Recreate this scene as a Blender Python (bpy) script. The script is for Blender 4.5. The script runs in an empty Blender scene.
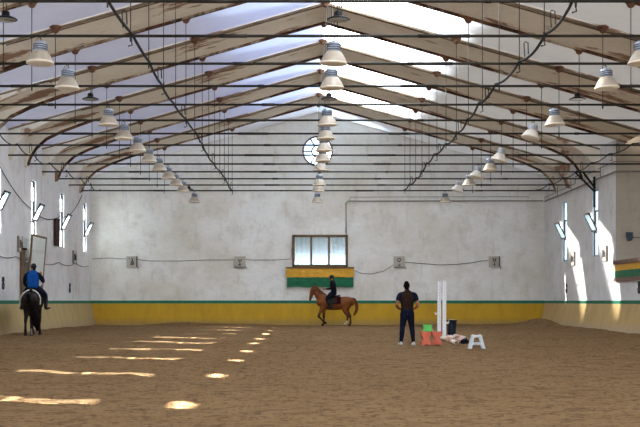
import bpy, bmesh, math, random
from mathutils import Vector, Matrix, noise
random.seed(7)
C = bpy.context.scene.collection
PI = math.pi
# ------------------------------------------------------------------ basic numbers (metres)
F, H = 1200.0, 1.22                   # focal length in px of a 640 px frame, eye height
XL, XR, XC = -11.11, 12.46, 0.67      # side walls, ridge line
YB, YF = 62.3, -8.0                   # far end wall, end wall behind the camera
S = 2.88                              # spacing of the tie rods
ZROD = 6.70
SL = 0.28
def rz(x): return 10.93 - SL*abs(x-XC)      # underside of the roof
def yk(k): return S*(7.6+k)
ORD = ['first','second','third','fourth','fifth','sixth','seventh','eighth','ninth','tenth','eleventh','twelfth','thirteenth','fourteenth','fifteenth']

# ------------------------------------------------------------------ materials
def newmat(name):
    m = bpy.data.materials.new(name); m.use_nodes = True
    nt = m.node_tree; nt.nodes.clear()
    out = nt.nodes.new('ShaderNodeOutputMaterial')
    return m, nt, out
def N(nt, t, **kw):
    n = nt.nodes.new(t)
    for k, v in kw.items():
        if k in n.inputs: n.inputs[k].default_value = v
        else: setattr(n, k, v)
    return n
def col(c): return (c[0], c[1], c[2], 1)
def srgb(r, g, b):
    f = lambda v: (v/255/12.92) if v/255 <= .04045 else ((v/255+.055)/1.055)**2.4
    return (f(r), f(g), f(b))
def coords(nt, scale=(1,1,1)):
    tc = nt.nodes.new('ShaderNodeTexCoord'); mp = nt.nodes.new('ShaderNodeMapping')
    mp.inputs['Scale'].default_value = scale
    nt.links.new(tc.outputs['Object'], mp.inputs['Vector']); return mp.outputs['Vector']
def noisen(nt, vec, scale, detail=5, rough=.6):
    n = N(nt, 'ShaderNodeTexNoise', Scale=scale, Detail=detail, Roughness=rough)
    nt.links.new(vec, n.inputs['Vector']); return n.outputs['Fac']
def ramp(nt, fac, p0, p1, c0=(0,0,0), c1=(1,1,1)):
    r = nt.nodes.new('ShaderNodeValToRGB')
    r.color_ramp.elements[0].position = p0; r.color_ramp.elements[1].position = p1
    r.color_ramp.elements[0].color = col(c0); r.color_ramp.elements[1].color = col(c1)
    nt.links.new(fac, r.inputs['Fac']); return r.outputs['Color']
def mix(nt, fac, a, b):
    m = nt.nodes.new('ShaderNodeMix'); m.data_type = 'RGBA'
    for sock, v in ((m.inputs[0], fac), (m.inputs[6], a), (m.inputs[7], b)):
        if isinstance(v, (int, float)): sock.default_value = v
        elif isinstance(v, tuple): sock.default_value = col(v)
        else: nt.links.new(v, sock)
    return m.outputs[2]
def mathn(nt, op, a, b=0.0):
    m = nt.nodes.new('ShaderNodeMath'); m.operation = op
    for i, v in enumerate((a, b)):
        if isinstance(v, (int, float)): m.inputs[i].default_value = v
        else: nt.links.new(v, m.inputs[i])
    return m.outputs[0]
def bsdf(nt, out, color, rough=.8, metal=0, bump=None, bstr=.3, bdist=.02, spec=.3):
    p = nt.nodes.new('ShaderNodeBsdfPrincipled')
    p.inputs['Roughness'].default_value = rough; p.inputs['Metallic'].default_value = metal
    p.inputs['Specular IOR Level'].default_value = spec
    if isinstance(color, tuple): p.inputs['Base Color'].default_value = col(color)
    else: nt.links.new(color, p.inputs['Base Color'])
    if bump is not None:
        b = N(nt, 'ShaderNodeBump', Strength=bstr, Distance=bdist)
        nt.links.new(bump, b.inputs['Height']); nt.links.new(b.outputs[0], p.inputs['Normal'])
    nt.links.new(p.outputs[0], out.inputs[0]); return p
def flat(name, c, rough=.7, metal=0, var=.15, scale=6, bstr=0, spec=.3):
    m, nt, out = newmat(name); v = coords(nt); f = noisen(nt, v, scale)
    c1 = tuple(x*(1-var) for x in c); c2 = tuple(min(1, x*(1+var)) for x in c)
    bsdf(nt, out, ramp(nt, f, .3, .7, c1, c2), rough, metal, f if bstr else None, bstr, .02, spec); return m

def plaster(name, base, stain, dark, low=None):
    m, nt, out = newmat(name); v = coords(nt)
    big = noisen(nt, v, .22, 6, .62); mid = noisen(nt, v, 1.3, 8, .7); fine = noisen(nt, v, 7, 6, .7)
    vs = coords(nt, (1, 1, .22)); streak = noisen(nt, vs, 2.2, 6, .65)
    c = mix(nt, ramp(nt, big, .42, .66), base, stain)
    c = mix(nt, mathn(nt, 'MULTIPLY', ramp(nt, mid, .50, .72), .45), c, dark)
    c = mix(nt, mathn(nt, 'MULTIPLY', ramp(nt, streak, .56, .78), .42), c, tuple(x*.75 for x in dark))
    c = mix(nt, mathn(nt, 'MULTIPLY', ramp(nt, fine, .60, .82), .22), c, (.22,.2,.17))
    vv = coords(nt, (1, 1, 2.2)); cr = noisen(nt, vv, .9, 10, .78)
    line = mathn(nt, 'LESS_THAN', mathn(nt, 'ABSOLUTE', mathn(nt, 'SUBTRACT', cr, .5)), .004)
    c = mix(nt, mathn(nt, 'MULTIPLY', line, .30), c, (.25,.22,.18))
    bsdf(nt, out, c, .92, 0, mathn(nt, 'ADD', mid, fine), .35, .03, .15); return m
M = {}
M['wall_back'] = plaster('limewash_end_wall', (.88,.885,.88), (.74,.71,.65), (.52,.48,.40))
M['wall_side'] = plaster('limewash_side_wall', (.83,.84,.87), (.71,.70,.71), (.50,.46,.42))
M['wall_recess'] = plaster('beige_recess_wall', (.50,.47,.42), (.42,.39,.35), (.32,.27,.23))  # darker beige base colour takes in the shade of the recess

def board_mat(name, base, low, dirt=.6):
    m, nt, out = newmat(name); v = coords(nt)
    vs = coords(nt, (1.0, 1.0, .3)); st = noisen(nt, vs, 2.0, 6, .7); f = noisen(nt, v, 5, 7, .7)
    tc = nt.nodes.new('ShaderNodeTexCoord'); sx = nt.nodes.new('ShaderNodeSeparateXYZ')
    nt.links.new(tc.outputs['Object'], sx.inputs[0])
    c = mix(nt, ramp(nt, st, .4, .75), base, tuple(x*.8 for x in base))
    z = mathn(nt, 'ADD', sx.outputs['Z'], mathn(nt, 'MULTIPLY', mathn(nt, 'SUBTRACT', f, .5), .55))
    c = mix(nt, mathn(nt, 'MULTIPLY', ramp(nt, z, .08, .42, (1,1,1), (0,0,0)), dirt), c, low)
    bsdf(nt, out, c, .75, 0, f, .2, .02, .25); return m
M['board_back'] = board_mat('yellow_kickboard', (.58,.36,.035), (.30,.22,.12))
M['board_left'] = board_mat('pale_yellow_kickboard', (.55,.43,.22), (.42,.33,.22))
M['board_right'] = board_mat('beige_kickboard', (.62,.45,.22), (.52,.42,.34))
M['green'] = flat('green_stripe_paint', (.02,.20,.13), .6)

def slab_mat(name, rusty):
    m, nt, out = newmat(name); v = coords(nt)
    vs = coords(nt, (.42, .9, .42)); big = noisen(nt, v, .35, 6, .6); patch = noisen(nt, vs, .9, 7, .65); fine = noisen(nt, v, 6, 6, .7)
    c = mix(nt, ramp(nt, big, .35, .7), (.90,.86,.79), (.78,.72,.63))
    c = mix(nt, mathn(nt, 'MULTIPLY', ramp(nt, fine, .5, .8), .30), c, (.42,.36,.29))
    t = .50 if rusty else .56
    c = mix(nt, mathn(nt, 'MULTIPLY', ramp(nt, patch, t, t+.045), .85), c, mix(nt, fine, (.42,.20,.10), (.13,.05,.025)))
    bsdf(nt, out, c, .9, 0, patch, .3, .04, .1); return m
M['slab'] = slab_mat('stained_cream_concrete', False)
M['rib'] = slab_mat('rusty_concrete_rib', True)
M['lip'] = flat('grey_brown_edge', (.22,.17,.12), .9, 0, .4, 3)

def rust_edge():
    m, nt, out = newmat('rusted_lower_edge'); v = coords(nt, (.6,1,1)); f = noisen(nt, v, 1.5, 8, .75); g = noisen(nt, coords(nt, (.5,.2,.5)), .8, 6, .7)
    bsdf(nt, out, mix(nt, ramp(nt, g, .52, .60), mix(nt, ramp(nt, f, .46, .58), (.05,.022,.014), (.20,.10,.055)), (.50,.42,.33)), .95, 0, f, .4, .03, .1); return m
M['rust'] = rust_edge()

def sheet(name, sky_c, sky_s, side, clear):
    # fibreglass roof sheet: emission stands in for daylight, strong near the ridge, faint glow added at the eaves;
    # CLEAR adds a see-through streak, shaped to throw the sun arcs on the right wall
    m, nt, out = newmat(name)
    tc = nt.nodes.new('ShaderNodeTexCoord'); sx = nt.nodes.new('ShaderNodeSeparateXYZ')
    nt.links.new(tc.outputs['Object'], sx.inputs[0])
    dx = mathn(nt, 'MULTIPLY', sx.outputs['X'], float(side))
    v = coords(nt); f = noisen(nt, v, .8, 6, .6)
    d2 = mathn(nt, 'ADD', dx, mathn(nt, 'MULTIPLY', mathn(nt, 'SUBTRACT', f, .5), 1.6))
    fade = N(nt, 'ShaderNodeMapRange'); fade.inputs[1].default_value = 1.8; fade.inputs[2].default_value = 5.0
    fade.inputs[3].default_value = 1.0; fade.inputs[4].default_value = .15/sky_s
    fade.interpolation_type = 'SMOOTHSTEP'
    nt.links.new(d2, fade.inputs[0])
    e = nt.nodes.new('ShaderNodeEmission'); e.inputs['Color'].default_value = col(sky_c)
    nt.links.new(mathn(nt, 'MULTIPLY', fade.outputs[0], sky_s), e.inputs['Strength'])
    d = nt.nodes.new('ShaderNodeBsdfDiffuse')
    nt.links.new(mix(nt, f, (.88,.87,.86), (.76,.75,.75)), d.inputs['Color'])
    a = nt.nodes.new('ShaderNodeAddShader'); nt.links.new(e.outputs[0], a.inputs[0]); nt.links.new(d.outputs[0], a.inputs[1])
    if clear:
        tr = nt.nodes.new('ShaderNodeBsdfTransparent')
        # centre line of the see-through streak slides with x (object space, bay is about 2.9 m long in y)
        cl = mathn(nt, 'MULTIPLY', sx.outputs['X'], .42)
        off = mathn(nt, 'ABSOLUTE', mathn(nt, 'SUBTRACT', sx.outputs['Y'], cl))
        t = N(nt, 'ShaderNodeMapRange'); t.interpolation_type = 'SMOOTHSTEP'
        t.inputs[1].default_value = .55; t.inputs[2].default_value = 1.5; t.inputs[3].default_value = clear; t.inputs[4].default_value = 0
        nt.links.new(off, t.inputs[0])
        lim = N(nt, 'ShaderNodeMapRange'); lim.interpolation_type = 'SMOOTHSTEP'
        lim.inputs[1].default_value = 2.6; lim.inputs[2].default_value = 4.2; lim.inputs[3].default_value = 1; lim.inputs[4].default_value = 0
        nt.links.new(dx, lim.inputs[0])
        mx = nt.nodes.new('ShaderNodeMixShader')
        nt.links.new(mathn(nt, 'MULTIPLY', t.outputs[0], lim.outputs[0]), mx.inputs[0])
        nt.links.new(a.outputs[0], mx.inputs[1]); nt.links.new(tr.outputs[0], mx.inputs[2])
        nt.links.new(mx.outputs[0], out.inputs[0])
    else: nt.links.new(a.outputs[0], out.inputs[0])
    return m
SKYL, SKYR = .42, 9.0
M['endL'] = sheet('dimmed_roof_sheet_shaded_slope', (.6,.7,1.0), .12, -1, .09)  # end bay: emission turned down to keep the gable from glaring
M['endR'] = sheet('dimmed_roof_sheet_bright_slope', (.8,.88,1.0), .25, 1, .30)
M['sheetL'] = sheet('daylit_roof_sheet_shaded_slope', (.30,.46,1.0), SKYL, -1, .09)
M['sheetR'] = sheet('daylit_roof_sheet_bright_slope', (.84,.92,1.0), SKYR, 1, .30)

def sand():
    m, nt, out = newmat('harrowed_brown_sand'); v = coords(nt)
    big = noisen(nt, v, .12, 5, .6); vs = coords(nt, (.35, 1.6, 1)); lanes = noisen(nt, vs, 1.0, 6, .65); mid = noisen(nt, v, 3.2, 8, .72); fine = noisen(nt, v, 13, 5, .7)
    c = mix(nt, ramp(nt, big, .3, .7), (.37,.235,.120), (.45,.29,.155))
    c = mix(nt, mathn(nt, 'MULTIPLY', ramp(nt, lanes, .42, .7), .35), c, (.53,.36,.21))
    c = mix(nt, mathn(nt, 'MULTIPLY', ramp(nt, mid, .50, .60), .55), c, (.18,.110,.058))
    c = mix(nt, mathn(nt, 'MULTIPLY', ramp(nt, fine, .53, .61), .6), c, (.11,.066,.036))
    bsdf(nt, out, c, 1, 0, mathn(nt, 'ADD', mathn(nt, 'MULTIPLY', mid, 2.0), fine), 1.0, .14, .05); return m
M['sand'] = sand()
M['steel'] = flat('dark_painted_steel', (.034,.030,.024), .55, .3, .4, 2)
M['steel_thin'] = flat('thin_grey_steel', (.060,.058,.060), .6, .3, .2)
M['rustcap'] = flat('rusty_cap', (.15,.075,.045), .95, 0, .5, 8)
M['black'] = flat('black_iron', (.006,.006,.007), .6)
M['cable'] = flat('black_cable', (.028,.028,.03), .7)
M['pipe'] = flat('grey_pipe', (.26,.23,.20), .6, 0, .2)
M['shade'] = flat('cream_acrylic_shade', (.46,.395,.32), .35, 0, .08, 3, 0, .5)
M['shade_sunlit'] = flat('sunlit_acrylic_shade', (.85,.80,.74), .35, 0, .05, 3, 0, .5)  # bright copy of the cream shade, sunlight put into the colour
M['rimband'] = flat('pale_shade_rim', (.80,.72,.60), .3, 0, .05)
M['housing'] = flat('grey_blue_cast_housing', (.40,.44,.50), .45, .35, .2, 4)
M['housing_sunlit'] = flat('sunlit_cast_housing', (.62,.64,.70), .45, .2, .1, 4)  # bright copy of the grey housing, sunlight put into the colour
M['fin'] = flat('dark_blue_grey_fins', (.08,.10,.15), .5, .3)
M['led'] = flat('dull_led_glass', (.30,.30,.28), .25)
M['ledw'] = flat('pale_led_glass', (.80,.82,.85), .25)
M['frame_black'] = flat('black_window_frame', (.03,.028,.028), .6)
M['wood'] = flat('weathered_brown_timber', (.20,.13,.075), .8, 0, .3, 5, .2)
M['wood_dark'] = flat('dark_red_brown_board', (.055,.025,.02), .8, 0, .3, 5, .2)
M['redframe'] = flat('dark_red_metal_frame', (.075,.03,.035), .7)
M['plate'] = flat('grey_wall_plate', (.50,.47,.42), .7, 0, .15, 12)
M['plate_light'] = flat('limewashed_plate', (.64,.63,.62), .8, 0, .12, 10)
M['platedark'] = flat('dark_plate_edge', (.12,.10,.09), .8)
M['ink'] = flat('faded_black_marking', (.05,.045,.04), .9)
M['banner_y'] = flat('yellow_tarpaulin', (.70,.38,.015), .45, 0, .12, 4, .3, .5)
M['banner_g'] = flat('green_tarpaulin', (.005,.16,.07), .45, 0, .2, 4, .3, .3)
M['bannerbrown'] = flat('dusty_brown_board', (.25,.17,.14), .85, 0, .2)
M['white_paint'] = flat('white_painted_timber', (.82,.83,.88), .5, 0, .05)
M['salmon'] = flat('salmon_red_plastic', (.60,.15,.09), .5, 0, .12, 5)
M['lime'] = flat('light_green_plastic', (.12,.52,.12), .5, 0, .15, 5)
M['navy_plastic'] = flat('navy_black_plastic', (.008,.012,.025), .5)
M['grey_plastic'] = flat('pale_grey_plastic', (.62,.65,.68), .55, 0, .06)
M['pole_cream'] = flat('cream_painted_pole', (.80,.74,.64), .6)
M['pole_pink'] = flat('faded_pink_stripe', (.74,.50,.44), .6)
M['brass'] = flat('tan_leather', (.20,.10,.05), .6)
def glass(name, tint, milk):
    m, nt, out = newmat(name)
    t = nt.nodes.new('ShaderNodeBsdfTransparent'); t.inputs[0].default_value = col(tint)
    g = nt.nodes.new('ShaderNodeBsdfGlossy'); g.inputs['Roughness'].default_value = .08; g.inputs[0].default_value = (.9,.95,1,1)
    d = nt.nodes.new('ShaderNodeBsdfTranslucent'); d.inputs[0].default_value = col((.85,.90,.88))
    a = nt.nodes.new('ShaderNodeMixShader'); a.inputs[0].default_value = milk
    nt.links.new(t.outputs[0], a.inputs[1]); nt.links.new(d.outputs[0], a.inputs[2])
    b = nt.nodes.new('ShaderNodeMixShader'); b.inputs[0].default_value = .05
    nt.links.new(a.outputs[0], b.inputs[1]); nt.links.new(g.outputs[0], b.inputs[2]); nt.links.new(b.outputs[0], out.inputs[0]); return m
M['glass'] = glass('dusty_window_glass', (.75,.78,.8), .3)
M['glass_frost'] = glass('frosted_window_glass', (.3,.32,.35), .93)
M['glass_teal'] = glass('pale_green_window_glass', (.62,.68,.66), .55)
M['glass_clear'] = glass('booth_glass', (.93,.97,.97), .02)
def mirror():
    m, nt, out = newmat('hazy_mirror')
    bsdf(nt, out, (.78,.82,.80), .12, 1.0); return m
M['mirror'] = mirror()
def curtain():
    m, nt, out = newmat('thin_white_curtain'); v = coords(nt, (1,1,.12)); f = noisen(nt, v, 2.2, 3, .5)
    bsdf(nt, out, ramp(nt, f, .3, .7, (.46,.53,.58), (.62,.70,.75)), .8, 0, f, .5, .05); return m
M['curtain'] = curtain()
def vcol(name, rough=.75, var=.25, scale=9, spec=.25):
    m, nt, out = newmat(name); v = coords(nt); f = noisen(nt, v, scale, 5)
    a = nt.nodes.new('ShaderNodeVertexColor'); a.layer_name = 'Col'
    c = mix(nt, mathn(nt, 'MULTIPLY', ramp(nt, f, .35, .75), var), a.outputs[0], (0.01,.008,.006))
    bsdf(nt, out, c, rough, 0, f, .1, .02, spec); return m
M['coat'] = vcol('horse_coat', .55)
M['skin'] = vcol('skin', .6, .1)
def cloth(name, c, scale=14, bstr=.4, waves=False):
    m, nt, out = newmat(name); v = coords(nt); f = noisen(nt, v, scale, 5)
    h = f
    if waves:
        w = N(nt, 'ShaderNodeTexWave', Scale=6.5); w.bands_direction = 'Z'; nt.links.new(v, w.inputs['Vector']); h = w.outputs['Fac']
    bsdf(nt, out, ramp(nt, f, .3, .7, tuple(x*.75 for x in c), tuple(x*1.25 for x in c)), .85, 0, h, bstr, .03, .15); return m
M['vest'] = cloth('brown_quilted_vest', (.036,.018,.013), 14, .7, True)
M['tee'] = cloth('navy_cotton', (.006,.010,.032))
M['jeans'] = cloth('dark_navy_trousers', (.006,.009,.028))
M['shoe'] = flat('white_grey_trainer', (.55,.55,.54), .6)
M['sole'] = flat('grey_sole', (.35,.35,.34), .7)
M['hair'] = flat('black_hair', (.006,.005,.004), 1, 0, .3, 20, .3, .05)
M['blue'] = cloth('bright_blue_vest', (.010,.095,.36))
M['sleeve'] = cloth('dark_blue_sleeve', (.006,.009,.022))
M['blackcloth'] = cloth('black_jacket', (.010,.010,.016))
M['boot'] = flat('black_boot', (.012,.011,.011), .35)
M['helmet'] = flat('black_helmet', (.012,.014,.022), .3)
M['leather'] = flat('dark_leather', (.035,.015,.010), .45)
M['pad_red'] = cloth('dark_red_saddle_pad', (.10,.012,.015))
M['pad_white'] = cloth('white_saddle_pad', (.62,.60,.57))
M['pad_navy'] = cloth('navy_saddle_pad', (.012,.014,.03))
M['mane_ch'] = flat('chestnut_hair', (.15,.052,.018), .8, 0, .4, 20, .5)
M['mane_dk'] = flat('black_brown_hair', (.006,.004,.004), .9, 0, .3, 20, .5, .1)

# ------------------------------------------------------------------ mesh helpers
def tag(o, label=None, cat=None, group=None, kind=None):
    if label: o['label'] = label
    if cat: o['category'] = cat
    if group: o['group'] = group
    if kind: o['kind'] = kind
    return o
def empty(name, loc, rzz=0, label=None, cat=None, group=None):
    o = bpy.data.objects.new(name, None); C.objects.link(o); o.location = loc; o.rotation_euler = (0,0,rzz)
    o.empty_display_size = .1
    return tag(o, label, cat, group)
def obj(name, bm, mat, parent=None, smooth=False, loc=None):
    me = bpy.data.meshes.new(name)
    if isinstance(bm, bmesh.types.BMesh): bm.to_mesh(me); bm.free()
    else: me = bm
    mats = mat if isinstance(mat, (list, tuple)) else [mat]
    if len(me.materials) == 0:
        for m_ in mats: me.materials.append(M[m_] if isinstance(m_, str) else m_)
    if smooth:
        for p in me.polygons: p.use_smooth = True
    o = bpy.data.objects.new(name, me); C.objects.link(o)
    if parent: o.parent = parent
    if loc: o.location = loc
    return o
def struct(name, bm, mat, **k): return tag(obj(name, bm, mat, **k), kind='structure')
def box(bm, c, s, rot=None, bevel=0):
    r = bmesh.ops.create_cube(bm, size=1)
    vs = r['verts']
    bmesh.ops.scale(bm, vec=s, verts=vs)
    if bevel:
        es = list({e for v in vs for e in v.link_edges})
        rr = bmesh.ops.bevel(bm, geom=es, offset=bevel, segments=2, affect='EDGES', profile=.7)
        vs = list({v for f in rr['faces'] for v in f.verts} | {v for v in vs if v.is_valid})
    if rot: bmesh.ops.rotate(bm, cent=(0,0,0), matrix=rot, verts=vs)
    bmesh.ops.translate(bm, vec=c, verts=vs)
    return vs
def rings(bm, rs, cap=True, closed=True):
    R = [[bm.verts.new(p) for p in r] for r in rs]; n = len(R[0])
    for a, b in zip(R, R[1:]):
        for i in range(n if closed else n-1):
            bm.faces.new((a[i], a[(i+1) % n], b[(i+1) % n], b[i]))
    if cap:
        bm.faces.new(R[0][::-1]); bm.faces.new(R[-1])
def frame(t, side):
    t = t.normalized(); u = side - t*side.dot(t)
    if u.length < 1e-3:
        u = Vector((0,1,0)) - t*t.y
        if u.length < 1e-3: u = Vector((1,0,0))
    u.normalize(); return u, t.cross(u)
def tube(bm, pts, r, n=8, side=Vector((0,0,1))):
    pts = [Vector(p) for p in pts]; rs = []
    for i, p in enumerate(pts):
        t = pts[min(i+1, len(pts)-1)] - pts[max(i-1, 0)]
        u, v = frame(t, side); rr = r[i] if isinstance(r, (list, tuple)) else r
        rs.append([p + u*rr*math.cos(a*2*PI/n) + v*rr*math.sin(a*2*PI/n) for a in range(n)])
    rings(bm, rs)
def lathe(bm, prof, c=(0,0,0), n=24, cap=True):
    rings(bm, [[Vector((c[0]+r*math.cos(a*2*PI/n), c[1]+r*math.sin(a*2*PI/n), c[2]+z)) for a in range(n)] for r, z in prof], cap)
def prism(bm, poly, axis, a, b):
    def P(p, w): return {'x': (w,p[0],p[1]), 'y': (p[0],w,p[1]), 'z': (p[0],p[1],w)}[axis]
    rings(bm, [[P(p, a) for p in poly], [P(p, b) for p in poly]])
def loft(bm, pts, side, n=14, sub=4):
    """pts: (x,y,z,a,b); smooth tapering tube with rounded ends"""
    P = [tuple(p) for p in pts]; Q = []
    for i in range(len(P)-1):
        p0, p1, p2, p3 = P[max(i-1,0)], P[i], P[i+1], P[min(i+2, len(P)-1)]
        for s in range(sub):
            t = s/sub
            Q.append([.5*((2*b)+(-a+c)*t+(2*a-5*b+4*c-d)*t*t+(-a+3*b-3*c+d)*t**3) for a,b,c,d in zip(p0,p1,p2,p3)])
    Q.append(list(P[-1]))
    def cen(q): return Vector(q[:3])
    T = [(cen(Q[min(i+1,len(Q)-1)]) - cen(Q[max(i-1,0)])).normalized() for i in range(len(Q))]
    L = []
    for ang in (80, 50, 25):
        q = Q[0]; m_ = min(q[3], q[4]); c, s_ = math.cos(math.radians(ang)), math.sin(math.radians(ang))
        L.append((cen(q)-T[0]*m_*s_*.8, T[0], q[3]*c, q[4]*c))
    for q, t in zip(Q, T): L.append((cen(q), t, q[3], q[4]))
    for ang in (25, 50, 80):
        q = Q[-1]; m_ = min(q[3], q[4]); c, s_ = math.cos(math.radians(ang)), math.sin(math.radians(ang))
        L.append((cen(q)+T[-1]*m_*s_*.8, T[-1], q[3]*c, q[4]*c))
    rs = []
    for p, t, a, b in L:
        u, v = frame(t, side)
        rs.append([p + u*a*math.cos(k*2*PI/n) + v*b*math.sin(k*2*PI/n) for k in range(n)])
    rings(bm, rs)
def merge(bm, voxel, smooth=2):
    """fuse overlapping closed shapes into one continuous skin"""
    bmesh.ops.recalc_face_normals(bm, faces=bm.faces)
    me = bpy.data.meshes.new('tmp'); bm.to_mesh(me); bm.free()
    o = bpy.data.objects.new('tmp', me); C.objects.link(o)
    m1 = o.modifiers.new('r', 'REMESH'); m1.mode = 'VOXEL'; m1.voxel_size = voxel
    m2 = o.modifiers.new('s', 'SMOOTH'); m2.iterations = smooth; m2.factor = .5
    dg = bpy.context.evaluated_depsgraph_get(); dg.update()
    r = bpy.data.meshes.new_from_object(o.evaluated_get(dg))
    bpy.data.objects.remove(o); r.materials.clear(); return r
def paint(me, fn):
    a = me.color_attributes.new('Col', 'FLOAT_COLOR', 'POINT')
    for i, v in enumerate(me.vertices): a.data[i].color = col(fn(v.co))
def copy_tree(o, parent=None):
    c = o.copy(); C.objects.link(c)
    if parent: c.parent = parent
    for ch in list(o.children): copy_tree(ch, c)
    return c

# ------------------------------------------------------------------ camera, world, sun
cam = bpy.data.cameras.new('camera'); co = bpy.data.objects.new('camera', cam); C.objects.link(co)
bpy.context.scene.camera = co
co.location = (0, 0, H); co.rotation_euler = (PI/2, 0, 0)
cam.sensor_width = 36; cam.lens = 36*F/640; cam.shift_x = 15/640; cam.shift_y = 88/640; cam.clip_end = 300
w = bpy.data.worlds.new('sky'); bpy.context.scene.world = w; w.use_nodes = True
bg = w.node_tree.nodes['Background']; bg.inputs[0].default_value = (.62,.79,1,1); bg.inputs[1].default_value = 3.6
sun = bpy.data.lights.new('sun', 'SUN'); so = bpy.data.objects.new('sun', sun); C.objects.link(so)
sun.energy = 70; sun.angle = math.radians(.6); sun.color = (1,.95,.87)
so.rotation_euler = Vector((1, -.43, -.612)).to_track_quat('-Z', 'Y').to_euler()
# unseen fill light added behind the camera for the end wall and roof
al = bpy.data.lights.new('rear_fill', 'AREA'); ao = bpy.data.objects.new('rear_fill', al); C.objects.link(ao)
al.shape = 'RECTANGLE'; al.size = 16; al.size_y = 5; al.energy = 3000; al.color = (.84,.92,1)
ao.location = (XC, YF+.6, 4); ao.rotation_euler = (PI/2+.16, 0, 0)
vs = bpy.context.scene.view_settings; vs.view_transform = 'Standard'; vs.look = 'None'; vs.exposure = .40; vs.gamma = .90
bpy.context.scene.cycles.max_bounces = 8; bpy.context.scene.cycles.diffuse_bounces = 5
bpy.context.scene.cycles.sample_clamp_indirect = 6

# ------------------------------------------------------------------ floor
def floor():
    bm = bmesh.new()
    xs = [XL-.4 + i*(XR-XL+4.6)/160 for i in range(161)]
    ys = [YF] + [YF+1.5*i for i in range(1, 12)] + [10 + i*(YB-9.8)/340 for i in range(341)]
    G = []
    for y in ys:
        row = []
        for x in xs:
            z = 0
            if y > 9:
                z = .035*noise.noise(Vector((x*.5, y*.5, 0))) + .030*noise.noise(Vector((x*1.8, y*2.2, 3))) + .014*noise.noise(Vector((x*3.4, y*3.4, 9)))
                for mx, my, sx, sy, h in ((-6.2,61.7,1.5,.5,.17), (11.5,59.2,.9,2.2,.36), (-3.5,61.8,1.5,.4,.07), (8.5,61.8,3,.4,.07), (-10.6,50,.4,8,.08), (12,52,.4,7,.10)):
                    z += h*math.exp(-((x-mx)/sx)**2 - ((y-my)/sy)**2)
            row.append(bm.verts.new((x, y, z)))
        G.append(row)
    for a, b in zip(G, G[1:]):
        for i in range(len(xs)-1): bm.faces.new((a[i], a[i+1], b[i+1], b[i]))
    o = struct('floor', bm, 'sand', smooth=True); o['label'] = 'harrowed brown sand floor of the riding hall'
floor()

# ------------------------------------------------------------------ walls
LW = [(c, .86, 3.70, 6.17) for c in (18.4, 23.9, 29.2, 33.9, 39.0, 43.4, 49.15, 54.9, 60.6)]
RW = [(57.6, .95, 3.16, 6.02), (51.5, .95, 3.16, 6.02)]
def wall_x(name, x, th, y0, y1, z1, holes, mat):
    """wall lying in the plane x, thickness th outwards (sign), with rectangular openings"""
    bm = bmesh.new()
    ys = sorted({y0, y1} | {c-w/2 for c,w,_,_ in holes} | {c+w/2 for c,w,_,_ in holes})
    zs = sorted({-.3, z1} | {h[2] for h in holes} | {h[3] for h in holes})
    def hole(ya, yb, za, zb):
        return any(c-w/2 <= (ya+yb)/2 <= c+w/2 and a <= (za+zb)/2 <= b for c,w,a,b in holes)
    def q(*p): bm.faces.new([bm.verts.new(v) for v in p])
    for ya, yb in zip(ys, ys[1:]):
        for za, zb in zip(zs, zs[1:]):
            if hole(ya, yb, za, zb): continue
            for xx in (x, x+th): q((xx,ya,za), (xx,yb,za), (xx,yb,zb), (xx,ya,zb))
    def frame_(ya, yb, za, zb):
        q((x,ya,za),(x+th,ya,za),(x+th,ya,zb),(x,ya,zb)); q((x,yb,za),(x+th,yb,za),(x+th,yb,zb),(x,yb,zb))
        q((x,ya,za),(x+th,ya,za),(x+th,yb,za),(x,yb,za)); q((x,ya,zb),(x+th,ya,zb),(x+th,yb,zb),(x,yb,zb))
    for c,w,a,b in holes: frame_(c-w/2, c+w/2, a, b)
    frame_(y0, y1, -.3, z1)
    bmesh.ops.remove_doubles(bm, verts=bm.verts, dist=1e-4); bmesh.ops.recalc_face_normals(bm, faces=bm.faces)
    return struct(name, bm, mat)
wall_x('wall_left', XL, -.35, YF, YB, rz(XL)+.1, LW, 'wall_side')
YR = 48.1; YR0 = 30.0
wall_x('wall_right', XR, .35, YR+.03, YB, rz(XR)+.1, RW, 'wall_side')
wall_x('wall_right_near', XR, .35, YF, YR0, rz(XR)+.1, [], 'wall_side')
bm = bmesh.new(); box(bm, (XR+.125, (YR+YR0)/2, 1.3), (.25, YR-YR0, 2.94)); struct('wall_parapet', bm, 'wall_side')
bm = bmesh.new()
box(bm, (XR+.005+2.07, YR+.015, 4.8), (4.14, .03, 6.5)); box(bm, (XR+.35+1.9, YR0-.12, 3.9), (3.8, .24, 8.4))
box(bm, (XR+4.2, (YR+YR0)/2, 3.9), (.3, YR-YR0+.5, 8.4)); struct('wall_recess', bm, 'wall_recess')
bm = bmesh.new(); box(bm, (XR+2.2, (YR+YR0)/2, 8.1), (4.6, YR-YR0+.5, .2)); struct('ceiling_recess', bm, 'slab')
bm = bmesh.new(); box(bm, ((XL+XR)/2, YF-.15, 5), (XR-XL+.7, .3, 12.6)); struct('wall_front', bm, 'wall_back')
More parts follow.
